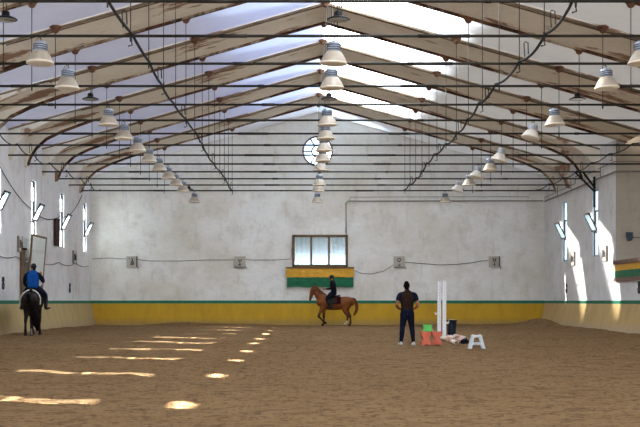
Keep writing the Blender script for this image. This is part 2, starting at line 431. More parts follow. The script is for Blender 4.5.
# end wall with a round window opening
def back_wall():
    bm = bmesh.new(); cx, cz, r, hs = .66, 9.03, .80, 1.0; th = .35
    def face(pts):
        for y in (YB, YB+th): bm.faces.new([bm.verts.new((p[0], y, p[1])) for p in pts])
    top = lambda x: rz(x)+.1
    face([(XL-.35,-.3),(cx-hs,-.3),(cx-hs,top(cx-hs)),(XL-.35,top(XL-.35))])
    face([(cx+hs,-.3),(XR+.35,-.3),(XR+.35,top(XR+.35)),(cx+hs,top(cx+hs))])
    face([(cx-hs,-.3),(cx+hs,-.3),(cx+hs,cz-hs),(cx-hs,cz-hs)])
    face([(cx-hs,cz+hs),(cx+hs,cz+hs),(cx+hs,top(cx+hs)),(XC,top(XC)),(cx-hs,top(cx-hs))])
    n = 48
    def sq(a):
        c, s = math.cos(a), math.sin(a); m = max(abs(c), abs(s)); return (cx+hs*c/m, cz+hs*s/m)
    for i in range(n):
        a, b = i*2*PI/n, (i+1)*2*PI/n
        ca, cb = (cx+r*math.cos(a), cz+r*math.sin(a)), (cx+r*math.cos(b), cz+r*math.sin(b))
        face([ca, cb, sq(b), sq(a)])
        bm.faces.new([bm.verts.new(p) for p in ((ca[0],YB,ca[1]),(cb[0],YB,cb[1]),(cb[0],YB+th,cb[1]),(ca[0],YB+th,ca[1]))])
    bmesh.ops.remove_doubles(bm, verts=bm.verts, dist=1e-4); bmesh.ops.recalc_face_normals(bm, faces=bm.faces)
    struct('wall_back', bm, 'wall_back')
back_wall()
# kick boards leaning out at the foot, and the green stripe above them
def kick(name, axis, pos, d, a, b, mat):
    bm = bmesh.new(); poly = [(pos, -.1), (pos+d*.32, -.1), (pos+d*.30, .02), (pos+d*.03, 1.13), (pos, 1.13)]
    prism(bm, poly, axis, a, b); bmesh.ops.recalc_face_normals(bm, faces=bm.faces); struct(name, bm, mat)
def kick_x(name, x, d, a, b, mat):
    bm = bmesh.new(); P = [(x,-.1),(x+d*.32,-.1),(x+d*.30,.02),(x+d*.03,1.13),(x,1.13)]
    rings(bm, [[(p[0], a, p[1]) for p in P], [(p[0], b, p[1]) for p in P]]); bmesh.ops.recalc_face_normals(bm, faces=bm.faces); struct(name, bm, mat)
kick_x('baseboard_left', XL, 1, YF, YB, 'board_left'); kick_x('baseboard_right', XR, -1, YF, YB, 'board_right')
bm = bmesh.new(); P = [(YB,-.1),(YB-.32,-.1),(YB-.30,.02),(YB-.03,1.13),(YB,1.13)]
rings(bm, [[(XL, p[0], p[1]) for p in P], [(XR, p[0], p[1]) for p in P]]); bmesh.ops.recalc_face_normals(bm, faces=bm.faces); struct('baseboard_back', bm, 'board_back')
bm = bmesh.new(); box(bm, (XL+.02, (YF+YB)/2, 1.195), (.04, YB-YF, .13)); struct('trim_1', bm, 'green')
bm = bmesh.new(); box(bm, (XR-.02, (YF+YB)/2, 1.195), (.04, YB-YF, .13)); struct('trim_2', bm, 'green')
bm = bmesh.new(); box(bm, ((XL+XR)/2, YB-.02, 1.195), (XR-XL-.08, .04, .15)); struct('trim_3', bm, 'green')

# ------------------------------------------------------------------ side windows
def side_window(i, x, s, c, w, z0, z1, right):
    """s: +1 when the room lies towards +x. Casement with an inward tilted hopper in the middle"""
    y0, y1 = c-w/2, c+w/2; h = z1-z0; t = .045
    xo = x - s*.10
    za, zb = (z0+.80, z0+1.62) if not right else (z0+1.05, z0+1.95)
    bm = bmesh.new()
    for yy in (y0+t/2, y1-t/2): box(bm, (xo, yy, (z0+z1)/2), (.07, t, h))
    for zz in (z0+t/2, za, zb, z1-t/2): box(bm, (xo, c, zz), (.07, w, t))
    o = struct('window_%d' % i, bm, 'frame_black')
    bm = bmesh.new(); box(bm, (xo, c, (z0+za)/2), (.012, w-2*t, za-z0-t)); obj('lower_pane', bm, 'glass_teal' if right else 'glass', o)
    bm = bmesh.new(); top = z1-t-(0 if right else .22); box(bm, (xo, c, (zb+t/2+top)/2), (.012, w-2*t, top-zb-t/2)); obj('upper_pane', bm, 'glass_teal' if right else 'glass_frost', o)
    # hopper sash hinged at its lower edge, leaning into the hall
    ang = math.radians(27 if not right else 26); L = zb-za-.06
    piv = Matrix.Translation((x + s*.02, c, za+.03)) @ Matrix.Rotation(s*ang, 4, 'Y')
    bm = bmesh.new()
    for yy in (-w/2+.05, w/2-.05): box(bm, (0, yy, L/2), (.05, .06, L))
    for zz in (.03, L-.03): box(bm, (0, 0, zz), (.05, w-.04, .06))
    bmesh.ops.transform(bm, matrix=piv, verts=bm.verts); sa = obj('tilted_sash', bm, 'frame_black', o)
    bm = bmesh.new(); box(bm, (0, 0, L/2), (.012, w-.14, L-.1)); bmesh.ops.transform(bm, matrix=piv, verts=bm.verts)
    obj('sash_pane', bm, 'glass_teal' if right else 'glass', sa)
for i, (c, w_, a, b) in enumerate(LW): side_window(i+1, XL, 1, c, w_, a, b, False)
for i, (c, w_, a, b) in enumerate(RW): side_window(i+20, XR, -1, c, w_, a, b, True)
# round window
def round_window():
    cx, cz = .66, 9.03; y = YB+.10; bm = bmesh.new(); n = 48
    def ring(r, th):
        rings(bm, [[(cx+rr*math.cos(a*2*PI/n), yy, cz+rr*math.sin(a*2*PI/n)) for a in range(n)] for rr, yy in ((r-th,y-.03),(r+th,y-.03),(r+th,y+.03),(r-th,y+.03),(r-th,y-.03))], cap=False)
    ring(.78, .055); ring(.30, .035)
    for k in range(6):
        a = math.radians(60*k); c_, s_ = math.cos(a), math.sin(a)
        tube(bm, [(cx+.3*c_, y, cz+.3*s_), (cx+.79*c_, y, cz+.79*s_)], .032, 6)
    o = struct('window_30', bm, 'redframe')
    bm = bmesh.new(); lathe(bm, [(.78,-.004),(.78,.004)], n=40); bmesh.ops.rotate(bm, cent=(0,0,0), matrix=Matrix.Rotation(PI/2,3,'X'), verts=bm.verts)
    bmesh.ops.translate(bm, vec=(cx, y+.05, cz), verts=bm.verts); obj('round_pane', bm, 'glass', o)
round_window()

# booth window with curtains, end wall
bx0, bx1, bz0, bz1 = -.66, 2.22, 3.02, 4.68
bm = bmesh.new()
for xx in (bx0+.06, bx1-.06): box(bm, (xx, YB-.06, (bz0+bz1)/2), (.13, .14, bz1-bz0), bevel=.01)
for xx in (bx0+.98, bx1-.98): box(bm, (xx, YB-.06, (bz0+bz1)/2), (.10, .12, bz1-bz0-.1), bevel=.01)
for zz in (bz0+.05, bz1-.06): box(bm, ((bx0+bx1)/2, YB-.06, zz), (bx1-bx0, .14, .12), bevel=.01)
win = struct('window_40', bm, 'wood'); win['label'] = 'three-light booth window with brown timber frame and white curtains'
for a, b in ((bx0+.12, bx0+.93), (bx0+1.03, bx1-1.03), (bx1-.93, bx1-.12)):
    bm = bmesh.new(); n = 26; R1 = []
    for zz in (bz0+.1, (bz0+bz1)/2, bz1-.1):
        R1.append([bm.verts.new((a+(b-a)*i/n, YB-.035+.012*math.sin(i*.8+zz*1.6)+.004*math.sin(i*2.3), zz)) for i in range(n+1)])
    for p, q in zip(R1, R1[1:]):
        for i in range(n): bm.faces.new((p[i], p[i+1], q[i+1], q[i]))
    obj('curtain', bm, 'curtain', win, smooth=True)
    bm = bmesh.new(); box(bm, ((a+b)/2, YB-.085, (bz0+bz1)/2), (b-a+.04, .008, bz1-bz0-.16)); obj('pane', bm, 'glass_clear', win)

def tarp(bm, x0, x1, z0, z1, y, amp=.02, seed=0):
    n, m_ = 40, 6; G = []
    for j in range(m_+1):
        G.append([bm.verts.new((x0+(x1-x0)*i/n, y + amp*noise.noise(Vector((i*.35+seed, j*.7, seed))), z0+(z1-z0)*j/m_ + .012*math.sin(i*.5+seed))) for i in range(n+1)])
    for a, b in zip(G, G[1:]):
        for i in range(n): bm.faces.new((a[i], a[i+1], b[i+1], b[i]))
bn = empty('striped_banner', (.78, YB-.2, 1.97), 0, 'yellow over green plastic banner hung below the curtained booth window', 'banner')
bm = bmesh.new(); tarp(bm, -1.75, 1.75, .50, .98, 0, .04, 1); obj('yellow_band', bm, 'banner_y', bn, True)
bm = bmesh.new(); tarp(bm, -1.71, 1.73, .0, .50, .005, .04, 5); obj('green_band', bm, 'banner_g', bn, True)
bm = bmesh.new(); box(bm, (0, .06, 1.0), (3.54, .24, .07), bevel=.01); obj('timber_ledge', bm, 'wood', bn)
bn2 = empty('striped_board', (XR-.005, 45.55, 2.02), 0, 'brown-edged board with yellow and green stripes fixed on the right parapet', 'board')
for nm, z0, z1, mt, d in (('lower_edge', 0, .14, 'bannerbrown', .10), ('green_band', .14, .42, 'banner_g', .06), ('yellow_band', .42, .68, 'banner_y', .06), ('upper_edge', .68, .83, 'bannerbrown', .12)):
    bm = bmesh.new(); box(bm, (-d/2, 0, (z0+z1)/2), (d, 5.0, z1-z0), bevel=.008); obj(nm, bm, mt, bn2)

# ------------------------------------------------------------------ roof
def roof_bay(k):
    y0, y1 = yk(k), yk(k+1); ym = (y0+y1)/2
    if k % 2 == 0:                                  # concrete slab bay
        bm = bmesh.new(); hw = XR-XC+.35; t = .14
        P = [(-hw, rz(XC+hw)+.06), (0, rz(XC)+.06), (hw, rz(XC+hw)+.06), (hw, rz(XC+hw)+.06+t), (0, rz(XC)+.06+t), (-hw, rz(XC+hw)+.06+t)]
        rings(bm, [[(p[0], -S/2, p[1]) for p in P], [(p[0], S/2, p[1]) for p in P]])
        bmesh.ops.recalc_face_normals(bm, faces=bm.faces)
        o = struct('ceiling', bm, 'slab', loc=(XC, ym, 0))
        for yy, wd, dp, mt in ((S/2-.09, .18, .06, 'rust'), (-S/2+.04, .06, .05, 'lip')):
            bm = bmesh.new()
            P = [(-hw, rz(XC+hw)), (0, rz(XC)), (hw, rz(XC+hw)), (hw, rz(XC+hw)+.07), (0, rz(XC)+.07), (-hw, rz(XC+hw)+.07)]
            rings(bm, [[(p[0], yy-wd/2, p[1]) for p in P], [(p[0], yy+wd/2, p[1]) for p in P]])
            bmesh.ops.recalc_face_normals(bm, faces=bm.faces); obj('edge_rib', bm, mt, o)
        bm = bmesh.new()
        P = [(-hw, rz(XC+hw)+.03), (0, rz(XC)+.03), (hw, rz(XC+hw)+.03), (hw, rz(XC+hw)+.07), (0, rz(XC)+.07), (-hw, rz(XC+hw)+.07)]
        rings(bm, [[(p[0], -S/2+.32, p[1]) for p in P], [(p[0], -S/2+.37, p[1]) for p in P]]); bmesh.ops.recalc_face_normals(bm, faces=bm.faces); obj('drip_groove', bm, 'lip', o)
        # curved haunches at the walls below both edges
        for s in (-1, 1):
            xw = XL if s < 0 else XR
            for yy, mt in ((y0+.15, 'slab'), (y1-.15, 'rust')):
                if s > 0 and YR0 < yy < YR: continue
                zz = rz(xw); L = 2.7
                P = [(0, 6.55), (.10, 6.62), (.22, 6.95), (.45, 7.30), (.85, 7.66), (1.5, 7.97), (L, zz+SL*L+.02), (L, zz+SL*L+.1), (0, zz+.1)]
                bm = bmesh.new(); rings(bm, [[(xw-s*p[0], yy-.13, p[1]) for p in P], [(xw-s*p[0], yy+.13, p[1]) for p in P]])
                bmesh.ops.recalc_face_normals(bm, faces=bm.faces)
                h_ = struct('trim_haunch', bm, 'slab')
                bm = bmesh.new()
                Q = P[1:7]; rings(bm, [[(xw-s*(p[0]+.012), yy-.14, p[1]-.012) for p in Q] + [(xw-s*p[0], yy-.14, p[1]+.05) for p in Q[::-1]], [(xw-s*(p[0]+.012), yy+.14, p[1]-.012) for p in Q] + [(xw-s*p[0], yy+.14, p[1]+.05) for p in Q[::-1]]])
                bmesh.ops.recalc_face_normals(bm, faces=bm.faces); obj('haunch_soffit', bm, mt, h_)
    else:                                           # daylit sheet bay
        hw = XR-XC+.35
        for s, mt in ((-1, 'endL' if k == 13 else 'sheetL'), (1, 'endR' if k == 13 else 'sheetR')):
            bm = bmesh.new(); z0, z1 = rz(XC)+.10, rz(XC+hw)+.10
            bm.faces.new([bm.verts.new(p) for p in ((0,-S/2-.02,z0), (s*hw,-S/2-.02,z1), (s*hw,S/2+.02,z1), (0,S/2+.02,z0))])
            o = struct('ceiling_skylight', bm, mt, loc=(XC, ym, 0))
k = -11
while yk(k+1) <= YB+.2:
    roof_bay(k); k += 1
bm = bmesh.new()   # opaque roof verge over the last strip beside the end wall
for s in (-1, 1):
    hw = XR-XC+.35
    bm.faces.new([bm.verts.new(p) for p in ((XC, yk(14)-.02, rz(XC)+.11), (XC+s*hw, yk(14)-.02, rz(XC+hw)+.11), (XC+s*hw, YB+.4, rz(XC+hw)+.11), (XC, YB+.4, rz(XC)+.11))])
struct('ceiling_verge', bm, 'slab')

# ------------------------------------------------------------------ tie rods, hangers, cables
xr_l, xr_r = XL-.02, XR+.0
for k in range(0, 14):
    bm = bmesh.new(); y = yk(k); end = xr_r if not (YR0 < y < YR) else XR+4.0
    tube(bm, [(xr_l, y, ZROD), (end, y, ZROD)], .030, 8)
    which = 'nearest the camera' if k == 0 else ('%s from the far wall' % ORD[13-k])
    o = tag(obj('tie_rod', bm, 'steel', smooth=True), 'long dark steel tie rod spanning the hall, %s' % which, 'tie rod', 'steel tie rods across the hall')
    for xx in (-7.2, -1.4, 3.2, 8.6):
        bm = bmesh.new(); tube(bm, [(xx+random.uniform(-.8,.8)-.16, y, ZROD), (xx+.2, y, ZROD)], .040, 8); obj('coupling', bm, 'steel', o, True)
rows = (('outer left', XC-7.62), ('inner left', XC-4.27), ('ridge', XC), ('inner right', XC+4.27), ('outer right', XC+7.62))
def make_hanger(L):
    bm = bmesh.new(); tube(bm, [(0,0,-.12), (0,0,L)], .011, 6)
    o = obj('hanger_rod', bm, 'steel_thin', None, True)
    bm = bmesh.new(); lathe(bm, [(.05,L-.10),(.085,L-.07),(.13,L+.02),(.17,L+.05),(.17,L+.09)], n=10); obj('ceiling_bracket', bm, 'rustcap', o)
    bm = bmesh.new(); tube(bm, [(.0,.05,.05),(0,.055,-.02),(0,.03,-.11),(0,-.03,-.11),(0,-.055,-.02),(0,-.05,.05)], .012, 6); obj('hook', bm, 'steel', o)
    return o
for rn, hx in rows:
    proto = None
    for k in range(0, 14):
        if rn == 'ridge' and k in (0,): pass
        o = make_hanger(rz(hx)-ZROD) if proto is None else copy_tree(proto)
        proto = proto or o
        o.location = (hx, yk(k), ZROD)
        where = 'the nearest tie rod' if k == 0 else '%s tie rod from far wall' % ORD[13-k]
        tag(o, ('thin ridge hanger holding %s' % where) if rn == 'ridge' else ('thin %s row hanger holding %s' % (rn, where)), 'hanger', 'thin steel hangers holding the tie rods')
def span_cable(name, x, k0, k1, sag, r, label, hooks, ztop=ZROD+.05, dx=0.0):
    pts = []
    for k in range(k0, k1):
        for j in range(6):
            t = j/6; pts.append((x + dx*math.sin((k+t)*1.3), yk(k+t), ztop - sag*4*t*(1-t)))
    pts.append((x, yk(k1), ztop))
    bm = bmesh.new(); tube(bm, pts, r, 6); o = tag(obj(name, bm, 'cable', None, True), label, 'cable')
    for k in hooks:
        bm = bmesh.new(); y = yk(k)-.9; z = ztop-.02
        tube(bm, [(x,y,z-.06), (x-.02,y,z+.24), (x,y,z+.28), (x+.07,y,z+.26), (x+.08,y,z+.0)], .013, 6); obj('loop_clip', bm, 'steel', o)
        bm = bmesh.new(); tube(bm, [(x+.03,yk(k),z+.06), (x+.05,yk(k),z-.22), (x-.03,yk(k),z-.24)], .016, 6); obj('drop_clip', bm, 'steel', o)
span_cable('overhead_cable', -3.62, -1, 13, .05, .030, 'thick dark cable running the length of the hall left of the ridge', (1,3,5,7,9,11,13), dx=.05)
span_cable('overhead_cable', 4.90, -1, 13, .12, .030, 'thick dark cable running the length of the hall right of the ridge', (0,1,2,4,6,8,10,12), dx=.07)
span_cable('wall_side_cable', -10.1, 4, 13, .18, .02, 'sagging black cable strung over the tie rods beside left wall', (8,10,12), dx=.08)
span_cable('wall_side_cable', 11.45, 4, 13, .10, .02, 'sagging black cable strung over the tie rods beside right wall', (8,10,12), dx=.08)
# sagging wires on the left wall, far end
def wire(name, pts, label, r=.012, mat='cable'):
    bm = bmesh.new(); tube(bm, pts, r, 6); return tag(obj(name, bm, mat, None, True), label, 'cable')
def catenary(a, b, sag, n=12):
    a, b = Vector(a), Vector(b); return [tuple(a.lerp(b, i/n) - Vector((0,0,sag*4*(i/n)*(1-i/n)))) for i in range(n+1)]
pts = catenary((XL+.04, 42, 6.75), (XL+.04, 48.6, 4.95), .3)[:-1] + catenary((XL+.04, 48.6, 4.95), (XL+.04, 54.2, 5.05), .25)[:-1] + catenary((XL+.04, 54.2, 5.05), (XL+.04, 59.6, 6.5), .35)
wire('hanging_wire', pts, 'thin wire drooping along left wall from window to window', .014)
pts = []
for a in range(8):
    pts += catenary((XL+.03, 30+a*4, 3.02+.1*math.sin(a)), (XL+.03, 34+a*4, 3.02+.1*math.sin(a+1)), .15, 6)[:-1]
wire('low_wire', pts, 'thin wire strung along left wall under the windows', .012)
# pipes on end and right walls
bm = bmesh.new(); tube(bm, [(2.13, YB-.05, 4.75), (2.13, YB-.05, 6.30), (2.22, YB-.05, 6.43), (XR-.1, YB-.05, 6.44)], .028, 8)
tag(obj('conduit_pipe', bm, 'pipe', None, True), 'grey pipe rising beside the booth window and crossing the far wall', 'pipe')
bm = bmesh.new(); tube(bm, [(2.3, YB-.04, 6.50), (2.36, YB-.04, 6.64), (11.6, YB-.04, 6.66)], .014, 6)
tag(obj('conduit_pipe', bm, 'pipe', None, True), 'thin grey pipe on far wall just above the thicker pipe', 'pipe')
bm = bmesh.new(); tube(bm, [(XR-.06, YB-.2, 6.40), (XR-.06, YR+.15, 6.42), (XR-.05, YR-.08, 6.42), (XR+3.8, YR-.07, 6.44)], .032, 8)
o = tag(obj('conduit_pipe', bm, 'pipe', None, True), 'thick grey pipe high along the right wall turning onto the beige wall', 'pipe')
bm = bmesh.new(); tube(bm, [(XR-.08, YB-.2, 6.60), (XR-.08, 55.0, 6.62), (XR-.08, 55.0, 6.80), (XR-.08, YR+.1, 6.82), (XR-.05, YR-.10, 6.82), (XR+3.8, YR-.08, 6.82)], .018, 6)
tag(obj('conduit_pipe', bm, 'pipe', None, True), 'thin upper pipe high along the right wall turning onto the beige wall', 'pipe')
for y in (50.4, 53.2, 56, 59):
    bm = bmesh.new(); tube(bm, [(XR-.05, y, 6.42), (XR-.05, y, 6.86)], .016, 6); obj('pipe_strap', bm, 'pipe', o)
bk = empty('steel_bracket', (XR-.1, 51.2, 6.0), 0, 'black triangular steel bracket above the nearer right window', 'bracket')
for nm, p, q, r in (('strut', (-.95,-.55,.68), (0,0,-.1), .045), ('strut', (-.62,-.5,.70), (0,.05,.1), .06), ('post', (0,.05,-.75), (0,.05,.55), .05), ('strut', (-.95,-.55,.68), (-.1,-.5,.70), .03)):
    bm = bmesh.new(); tube(bm, [p, q], r, 4); obj(nm, bm, 'black', bk)

# wires on the end wall
def bxz(px, py): return ((px-305)*YB/F, YB-.03, H+(301.5-py)*YB/F)
wire('wall_wire', [bxz(*p) for p in ((92,259),(108,258),(127,259),(133,259),(150,261),(180,261),(205,260),(235,260),(240,259),(252,260),(275,260),(291,259),(292,248))], 'thin wire drooping along the far wall left of the booth window', .011)
wire('wall_wire', [bxz(*p) for p in ((353,270),(362,273.5),(372,274),(384,271),(393,265),(399,262))], 'thin wire drooping from the banner to the nearest wall plate on the right', .010)
wire('wall_wire', [bxz(*p) for p in ((403,262),(420,263.5),(440,265),(455,264.5),(470,263),(482,261),(491,260.5))], 'thin wire drooping between the two wall plates right of the man', .013)

# ------------------------------------------------------------------ high bay lamps
def make_bell(white):
    root = empty('high_bay_lamp', (0,0,0))
    sh, hs = ('shade_sunlit', 'housing_sunlit') if white else ('shade', 'housing')
    bm = bmesh.new(); prof = [(.115,-.26),(.150,-.275),(.195,-.34),(.235,-.41),(.268,-.475),(.275,-.495),(.262,-.495),(.225,-.41),(.185,-.34),(.14,-.285),(.105,-.27)]
    lathe(bm, prof, n=28, cap=False); obj('shade', bm, sh, root, True)
    bm = bmesh.new(); lathe(bm, [(.276,-.49),(.286,-.498),(.284,-.525),(.265,-.535),(.02,-.535)], n=28, cap=True); obj('rim', bm, 'rimband' if not white else 'shade_sunlit', root, True)
    bm = bmesh.new(); lathe(bm, [(.04,-.05),(.08,-.06),(.125,-.085),(.135,-.13),(.14,-.26),(.11,-.28)], n=20); h = obj('housing', bm, hs, root, True)
    for zz in (-.14,-.185,-.23):
        bm = bmesh.new(); lathe(bm, [(.138,zz-.011),(.147,zz-.009),(.147,zz+.009),(.138,zz+.011)], n=20); obj('cooling_fin', bm, 'fin' if not white else 'housing', h, True)
    bm = bmesh.new(); tube(bm, [(0,0,.04),(0,.02,.0),(.02,0,-.02),(0,0,-.07)], .012, 6)
    tube(bm, [(-.1,0,-.12),(-.085,0,-.03),(-.02,0,.02)], .006, 5); obj('hook', bm, 'steel_thin', root)
    return root
def make_disc(white):
    root = empty('low_bay_lamp', (0,0,0))
    bm = bmesh.new(); lathe(bm, [(.05,-.10),(.07,-.12),(.075,-.19),(.12,-.205),(.19,-.235),(.21,-.25),(.21,-.265)], n=24); obj('housing', bm, 'black', root, True)
    bm = bmesh.new(); lathe(bm, [(.195,-.265),(.18,-.275),(.02,-.28)], n=24); obj('lens', bm, 'ledw' if white else 'led', root, True)
    bm = bmesh.new(); tube(bm, [(0,0,.04),(.02,0,-.02),(0,0,-.11)], .010, 6); obj('hook', bm, 'steel_thin', root)
    return root
protos = {}
def lamp(kind, white, x, y, z, label, grp, tilt=(0,0)):
    key = (kind, white)
    if key not in protos: o = protos[key] = (make_bell if kind == 'bell' else make_disc)(white)
    else: o = copy_tree(protos[key])
    o.location = (x, y, z); o.rotation_euler = (tilt[0], tilt[1], random.random()*.4); o.scale = (1,1,1)
    tag(o, label, 'lamp', grp)
for side, lx, skip, sunlit_ks in (('left', -5.46, (), ()), ('middle', .61, (9,), ()), ('right', 6.93, (6,12), (1,5,7,9,11))):
    n = 0
    ks = [k for k in range(1, 14) if k not in (3, 12) and k not in skip]
    for k in ks:
        wh = k in sunlit_ks and k != 1  # lamps in the sun, their brightness is in the materials
        order = ('nearest the camera' if n == 0 else ('nearest the far wall' if n == len(ks)-1 else '%s from the camera' % ORD[n]))
        lamp('bell', wh, lx, yk(k), ZROD-.05, '%s bell-shaded high bay lamp of the %s row, %s' % ('white' if wh else 'cream', side, order), 'high bay lamps of the %s row' % side,
             (random.uniform(-.04,.04), (.28 if wh else random.uniform(-.05,.05))))
        n += 1
    for k, wd in ((0, 'near the top of the picture'), (3, 'between cream lamps'), (12, 'near the far wall')):
        lamp('disc', side == 'right', lx + (.35 if side == 'right' and k == 12 else 0), yk(k), ZROD-.08 + (.12 if k == 12 else 0), 'small black disc lamp of the %s row, %s' % (side, wd), 'small black disc lamps')

# ------------------------------------------------------------------ wall plates and fittings
def strokes(bm, segs, r=.018, y=0):
    for s in segs: tube(bm, [(p[0], y, p[1]) for p in s], r, 5)
def arc(cx, cz, r, a0, a1, n=10): return [(cx+r*math.cos(math.radians(a0+(a1-a0)*i/n)), cz+r*math.sin(math.radians(a0+(a1-a0)*i/n))) for i in range(n+1)]
marks = {
 132: [[(-.14,.19),(-.12,.15)], [(.0,.20),(.03,.09)], [(.03,.1),(-.02,-.05),(-.06,-.14)], [(.03,.1),(.08,-.04),(.10,-.14)], [(-.06,-.14),(.10,-.14)], [(-.01,-.06),(.06,-.06),(.05,-.12)]],
 240: [arc(0,.12,.085,-200,20), [(.0,.03),(.0,-.13)], [(-.08,-.17),(.06,-.17)], [(-.05,-.15),(.04,-.15)]],
 399: [arc(0,.10,.085,0,360,16), [(0,.01),(0,-.03)], [(-.06,-.18),(.07,-.18)], [(-.04,-.165),(.05,-.165)]],
 494: [[(-.06,.17),(-.05,.05),(0,.0),(.06,.05),(.07,.17)], [(-.10,.15),(-.02,.15)], [(.03,-.08),(-.02,-.14),(.05,-.19)], [(-.03,-.13),(.04,-.16)]]}
for px, lbl in ((132, 'square grey plate with dark marking, far wall, nearest the left corner'), (240, 'square grey plate marked with a goblet-like sign left of booth window'),
                (399, 'square grey plate marked with a ring above a bar, beside the standing man'), (494, 'square grey plate with dark stain at its corner, nearest the right corner of far wall')):
    x, y, z = bxz(px, 261.8); r_ = empty('wall_plate', (x, YB-.06, z), 0, lbl, 'sign', 'plates on the far wall')
    bm = bmesh.new(); box(bm, (0, 0, 0), (.56, .09, .56), bevel=.015); obj('plate', bm, 'plate', r_)
    bm = bmesh.new(); box(bm, (.265 if px in (132, 494) else 0, -.02, 0 if px in (132,494) else -.275), (.045, .11, .56) if px in (132,494) else (.56, .11, .03)); obj('edge', bm, 'platedark', r_)
    bm = bmesh.new(); strokes(bm, marks[px], .02, -.05); obj('marking', bm, 'ink', r_)
    bm = bmesh.new(); tube(bm, [(.27,-.02,-.2),(.33,-.02,-.32),(.36,0,-.38)], .012, 5); obj('lead', bm, 'cable', r_)
def side_sign(x, y, z, s, sz, label, name='wall_letter', frame_=False, mk=None):
    """plate or painted letter on a side wall, s = +1 facing +x"""
    r_ = empty(name, (x+s*.02, y, z), (-PI/2 if s < 0 else PI/2), label, 'sign')
    if frame_:
        bm = bmesh.new(); box(bm, (0, 0, 0), (sz, .10, sz*.95), bevel=.01); obj('plate', bm, 'plate_light', r_)
        for xx in (-sz*.5, sz*.5):
            bm = bmesh.new(); box(bm, (xx, -.02, 0), (.03, .10, sz)); obj('edge', bm, 'pipe', r_)
        bm = bmesh.new(); strokes(bm, [[(-.16,.16),(-.16,-.16)], [(0,.16),(0,-.14)], [(.16,.1),(.16,-.16)], [(-.16,0),(.16,.02)]], .014, -.065); obj('marking', bm, 'ink', r_)
    else:
        bm = bmesh.new(); strokes(bm, [[(p[0]*.8, p[1]*.8) for p in q_] for q_ in mk], .024, -.0); obj('marking', bm, 'ink', r_)
S8 = [arc(0,.15,.12,0,360,12), arc(0,-.13,.15,0,360,12)]
side_sign(XL, 44.1, 1.9, 1, .5, 'dark painted curved mark low on left wall at the picture edge', mk=S8)
side_sign(XL, 56.6, 1.86, 1, .5, 'dark painted curved mark low on left wall between mirror and corner', mk=S8)
side_sign(XR, 57.1, 1.85, -1, .5, 'dark painted mark low on right wall beneath the farther window', mk=S8)
side_sign(XR, 44.7, 1.75, -1, .5, 'dark painted mark low under the striped board', mk=S8)
side_sign(XL, 46.6, 3.45, 1, .62, 'grey plate with dark strokes on left wall above the rider', 'wall_plate', True)
side_sign(XL, 57.6, 3.35, 1, .62, 'grey plate with dark strokes on left wall near the far corner', 'wall_plate', True)
side_sign(XR, 55.6, 3.2, -1, .66, 'grey plate with dark strokes on right wall below farther window', 'wall_plate', True)
side_sign(XR, 49.7, 3.2, -1, .66, 'grey plate with dark strokes on right wall below nearer window', 'wall_plate', True)
bd = empty('timber_board', (XL+.05, 53.35, 4.28), 0, 'dark red-brown upright board on left wall beside a window', 'board')
bm = bmesh.new(); box(bm, (.02, 0, 0), (.09, .78, 1.18), bevel=.01); obj('panel', bm, 'wood_dark', bd)
bm = bmesh.new(); box(bm, (.07, 0, .59), (.07, .84, .05)); obj('top_batten', bm, 'wood_dark', bd)
ln = empty('wall_lantern', (XR+.52, YR-.10, 3.80), 0, 'small dark grey lantern fixed high on the beige recess wall', 'lamp')
bm = bmesh.new(); prism(bm, [(-.11,.15),(.11,.15),(.11,-.07),(.05,-.15),(-.05,-.15),(-.11,-.07)], 'y', -.08, .08); bmesh.ops.recalc_face_normals(bm, faces=bm.faces); obj('body', bm, 'fin', ln)
bm = bmesh.new(); box(bm, (0,0,.165), (.25,.19,.04), bevel=.01); obj('cap', bm, 'fin', ln)
bm = bmesh.new(); tube(bm, [(.10,.06,.0),(.5,.08,-.02),(.75,.08,-.09),(1.4,.08,-.08)], .010, 5); obj('lead', bm, 'cable', ln)
# leaning mirror
mr = empty('arena_mirror', (XL+.10, 48.85, 1.30), 0, 'tall hazy mirror leaning out from left wall behind the blue rider', 'mirror')
def tilt_panel(bm, c, s, a=math.radians(4.5)):
    box(bm, c, s); bmesh.ops.rotate(bm, cent=(0,0,0), matrix=Matrix.Rotation(a, 3, 'Y'), verts=bm.verts)
bm = bmesh.new(); tilt_panel(bm, (0,0,1.28), (.02, 2.5, 2.5)); obj('mirror_glass', bm, 'mirror', mr)
bm = bmesh.new()
for yy in (-1.27, 1.27): box(bm, (-.01, yy, 1.28), (.07, .07, 2.62))
for zz in (0, 2.57): box(bm, (-.01, 0, zz), (.07, 2.6, .07))
bmesh.ops.rotate(bm, cent=(0,0,0), matrix=Matrix.Rotation(math.radians(4.5), 3, 'Y'), verts=bm.verts); obj('frame', bm, 'wood', mr)
ps = empty('timber_post', (XL+.10, 46.85, 1.15), 0, 'brown timber post on left wall beside the mirror', 'post')
bm = bmesh.new(); box(bm, (0,0,1.05), (.12,.26,2.05), bevel=.01); obj('shaft', bm, 'wood', ps)
bm = bmesh.new(); box(bm, (.02,0,2.12), (.22,.3,.08), bevel=.01); obj('cap', bm, 'wood_dark', ps)

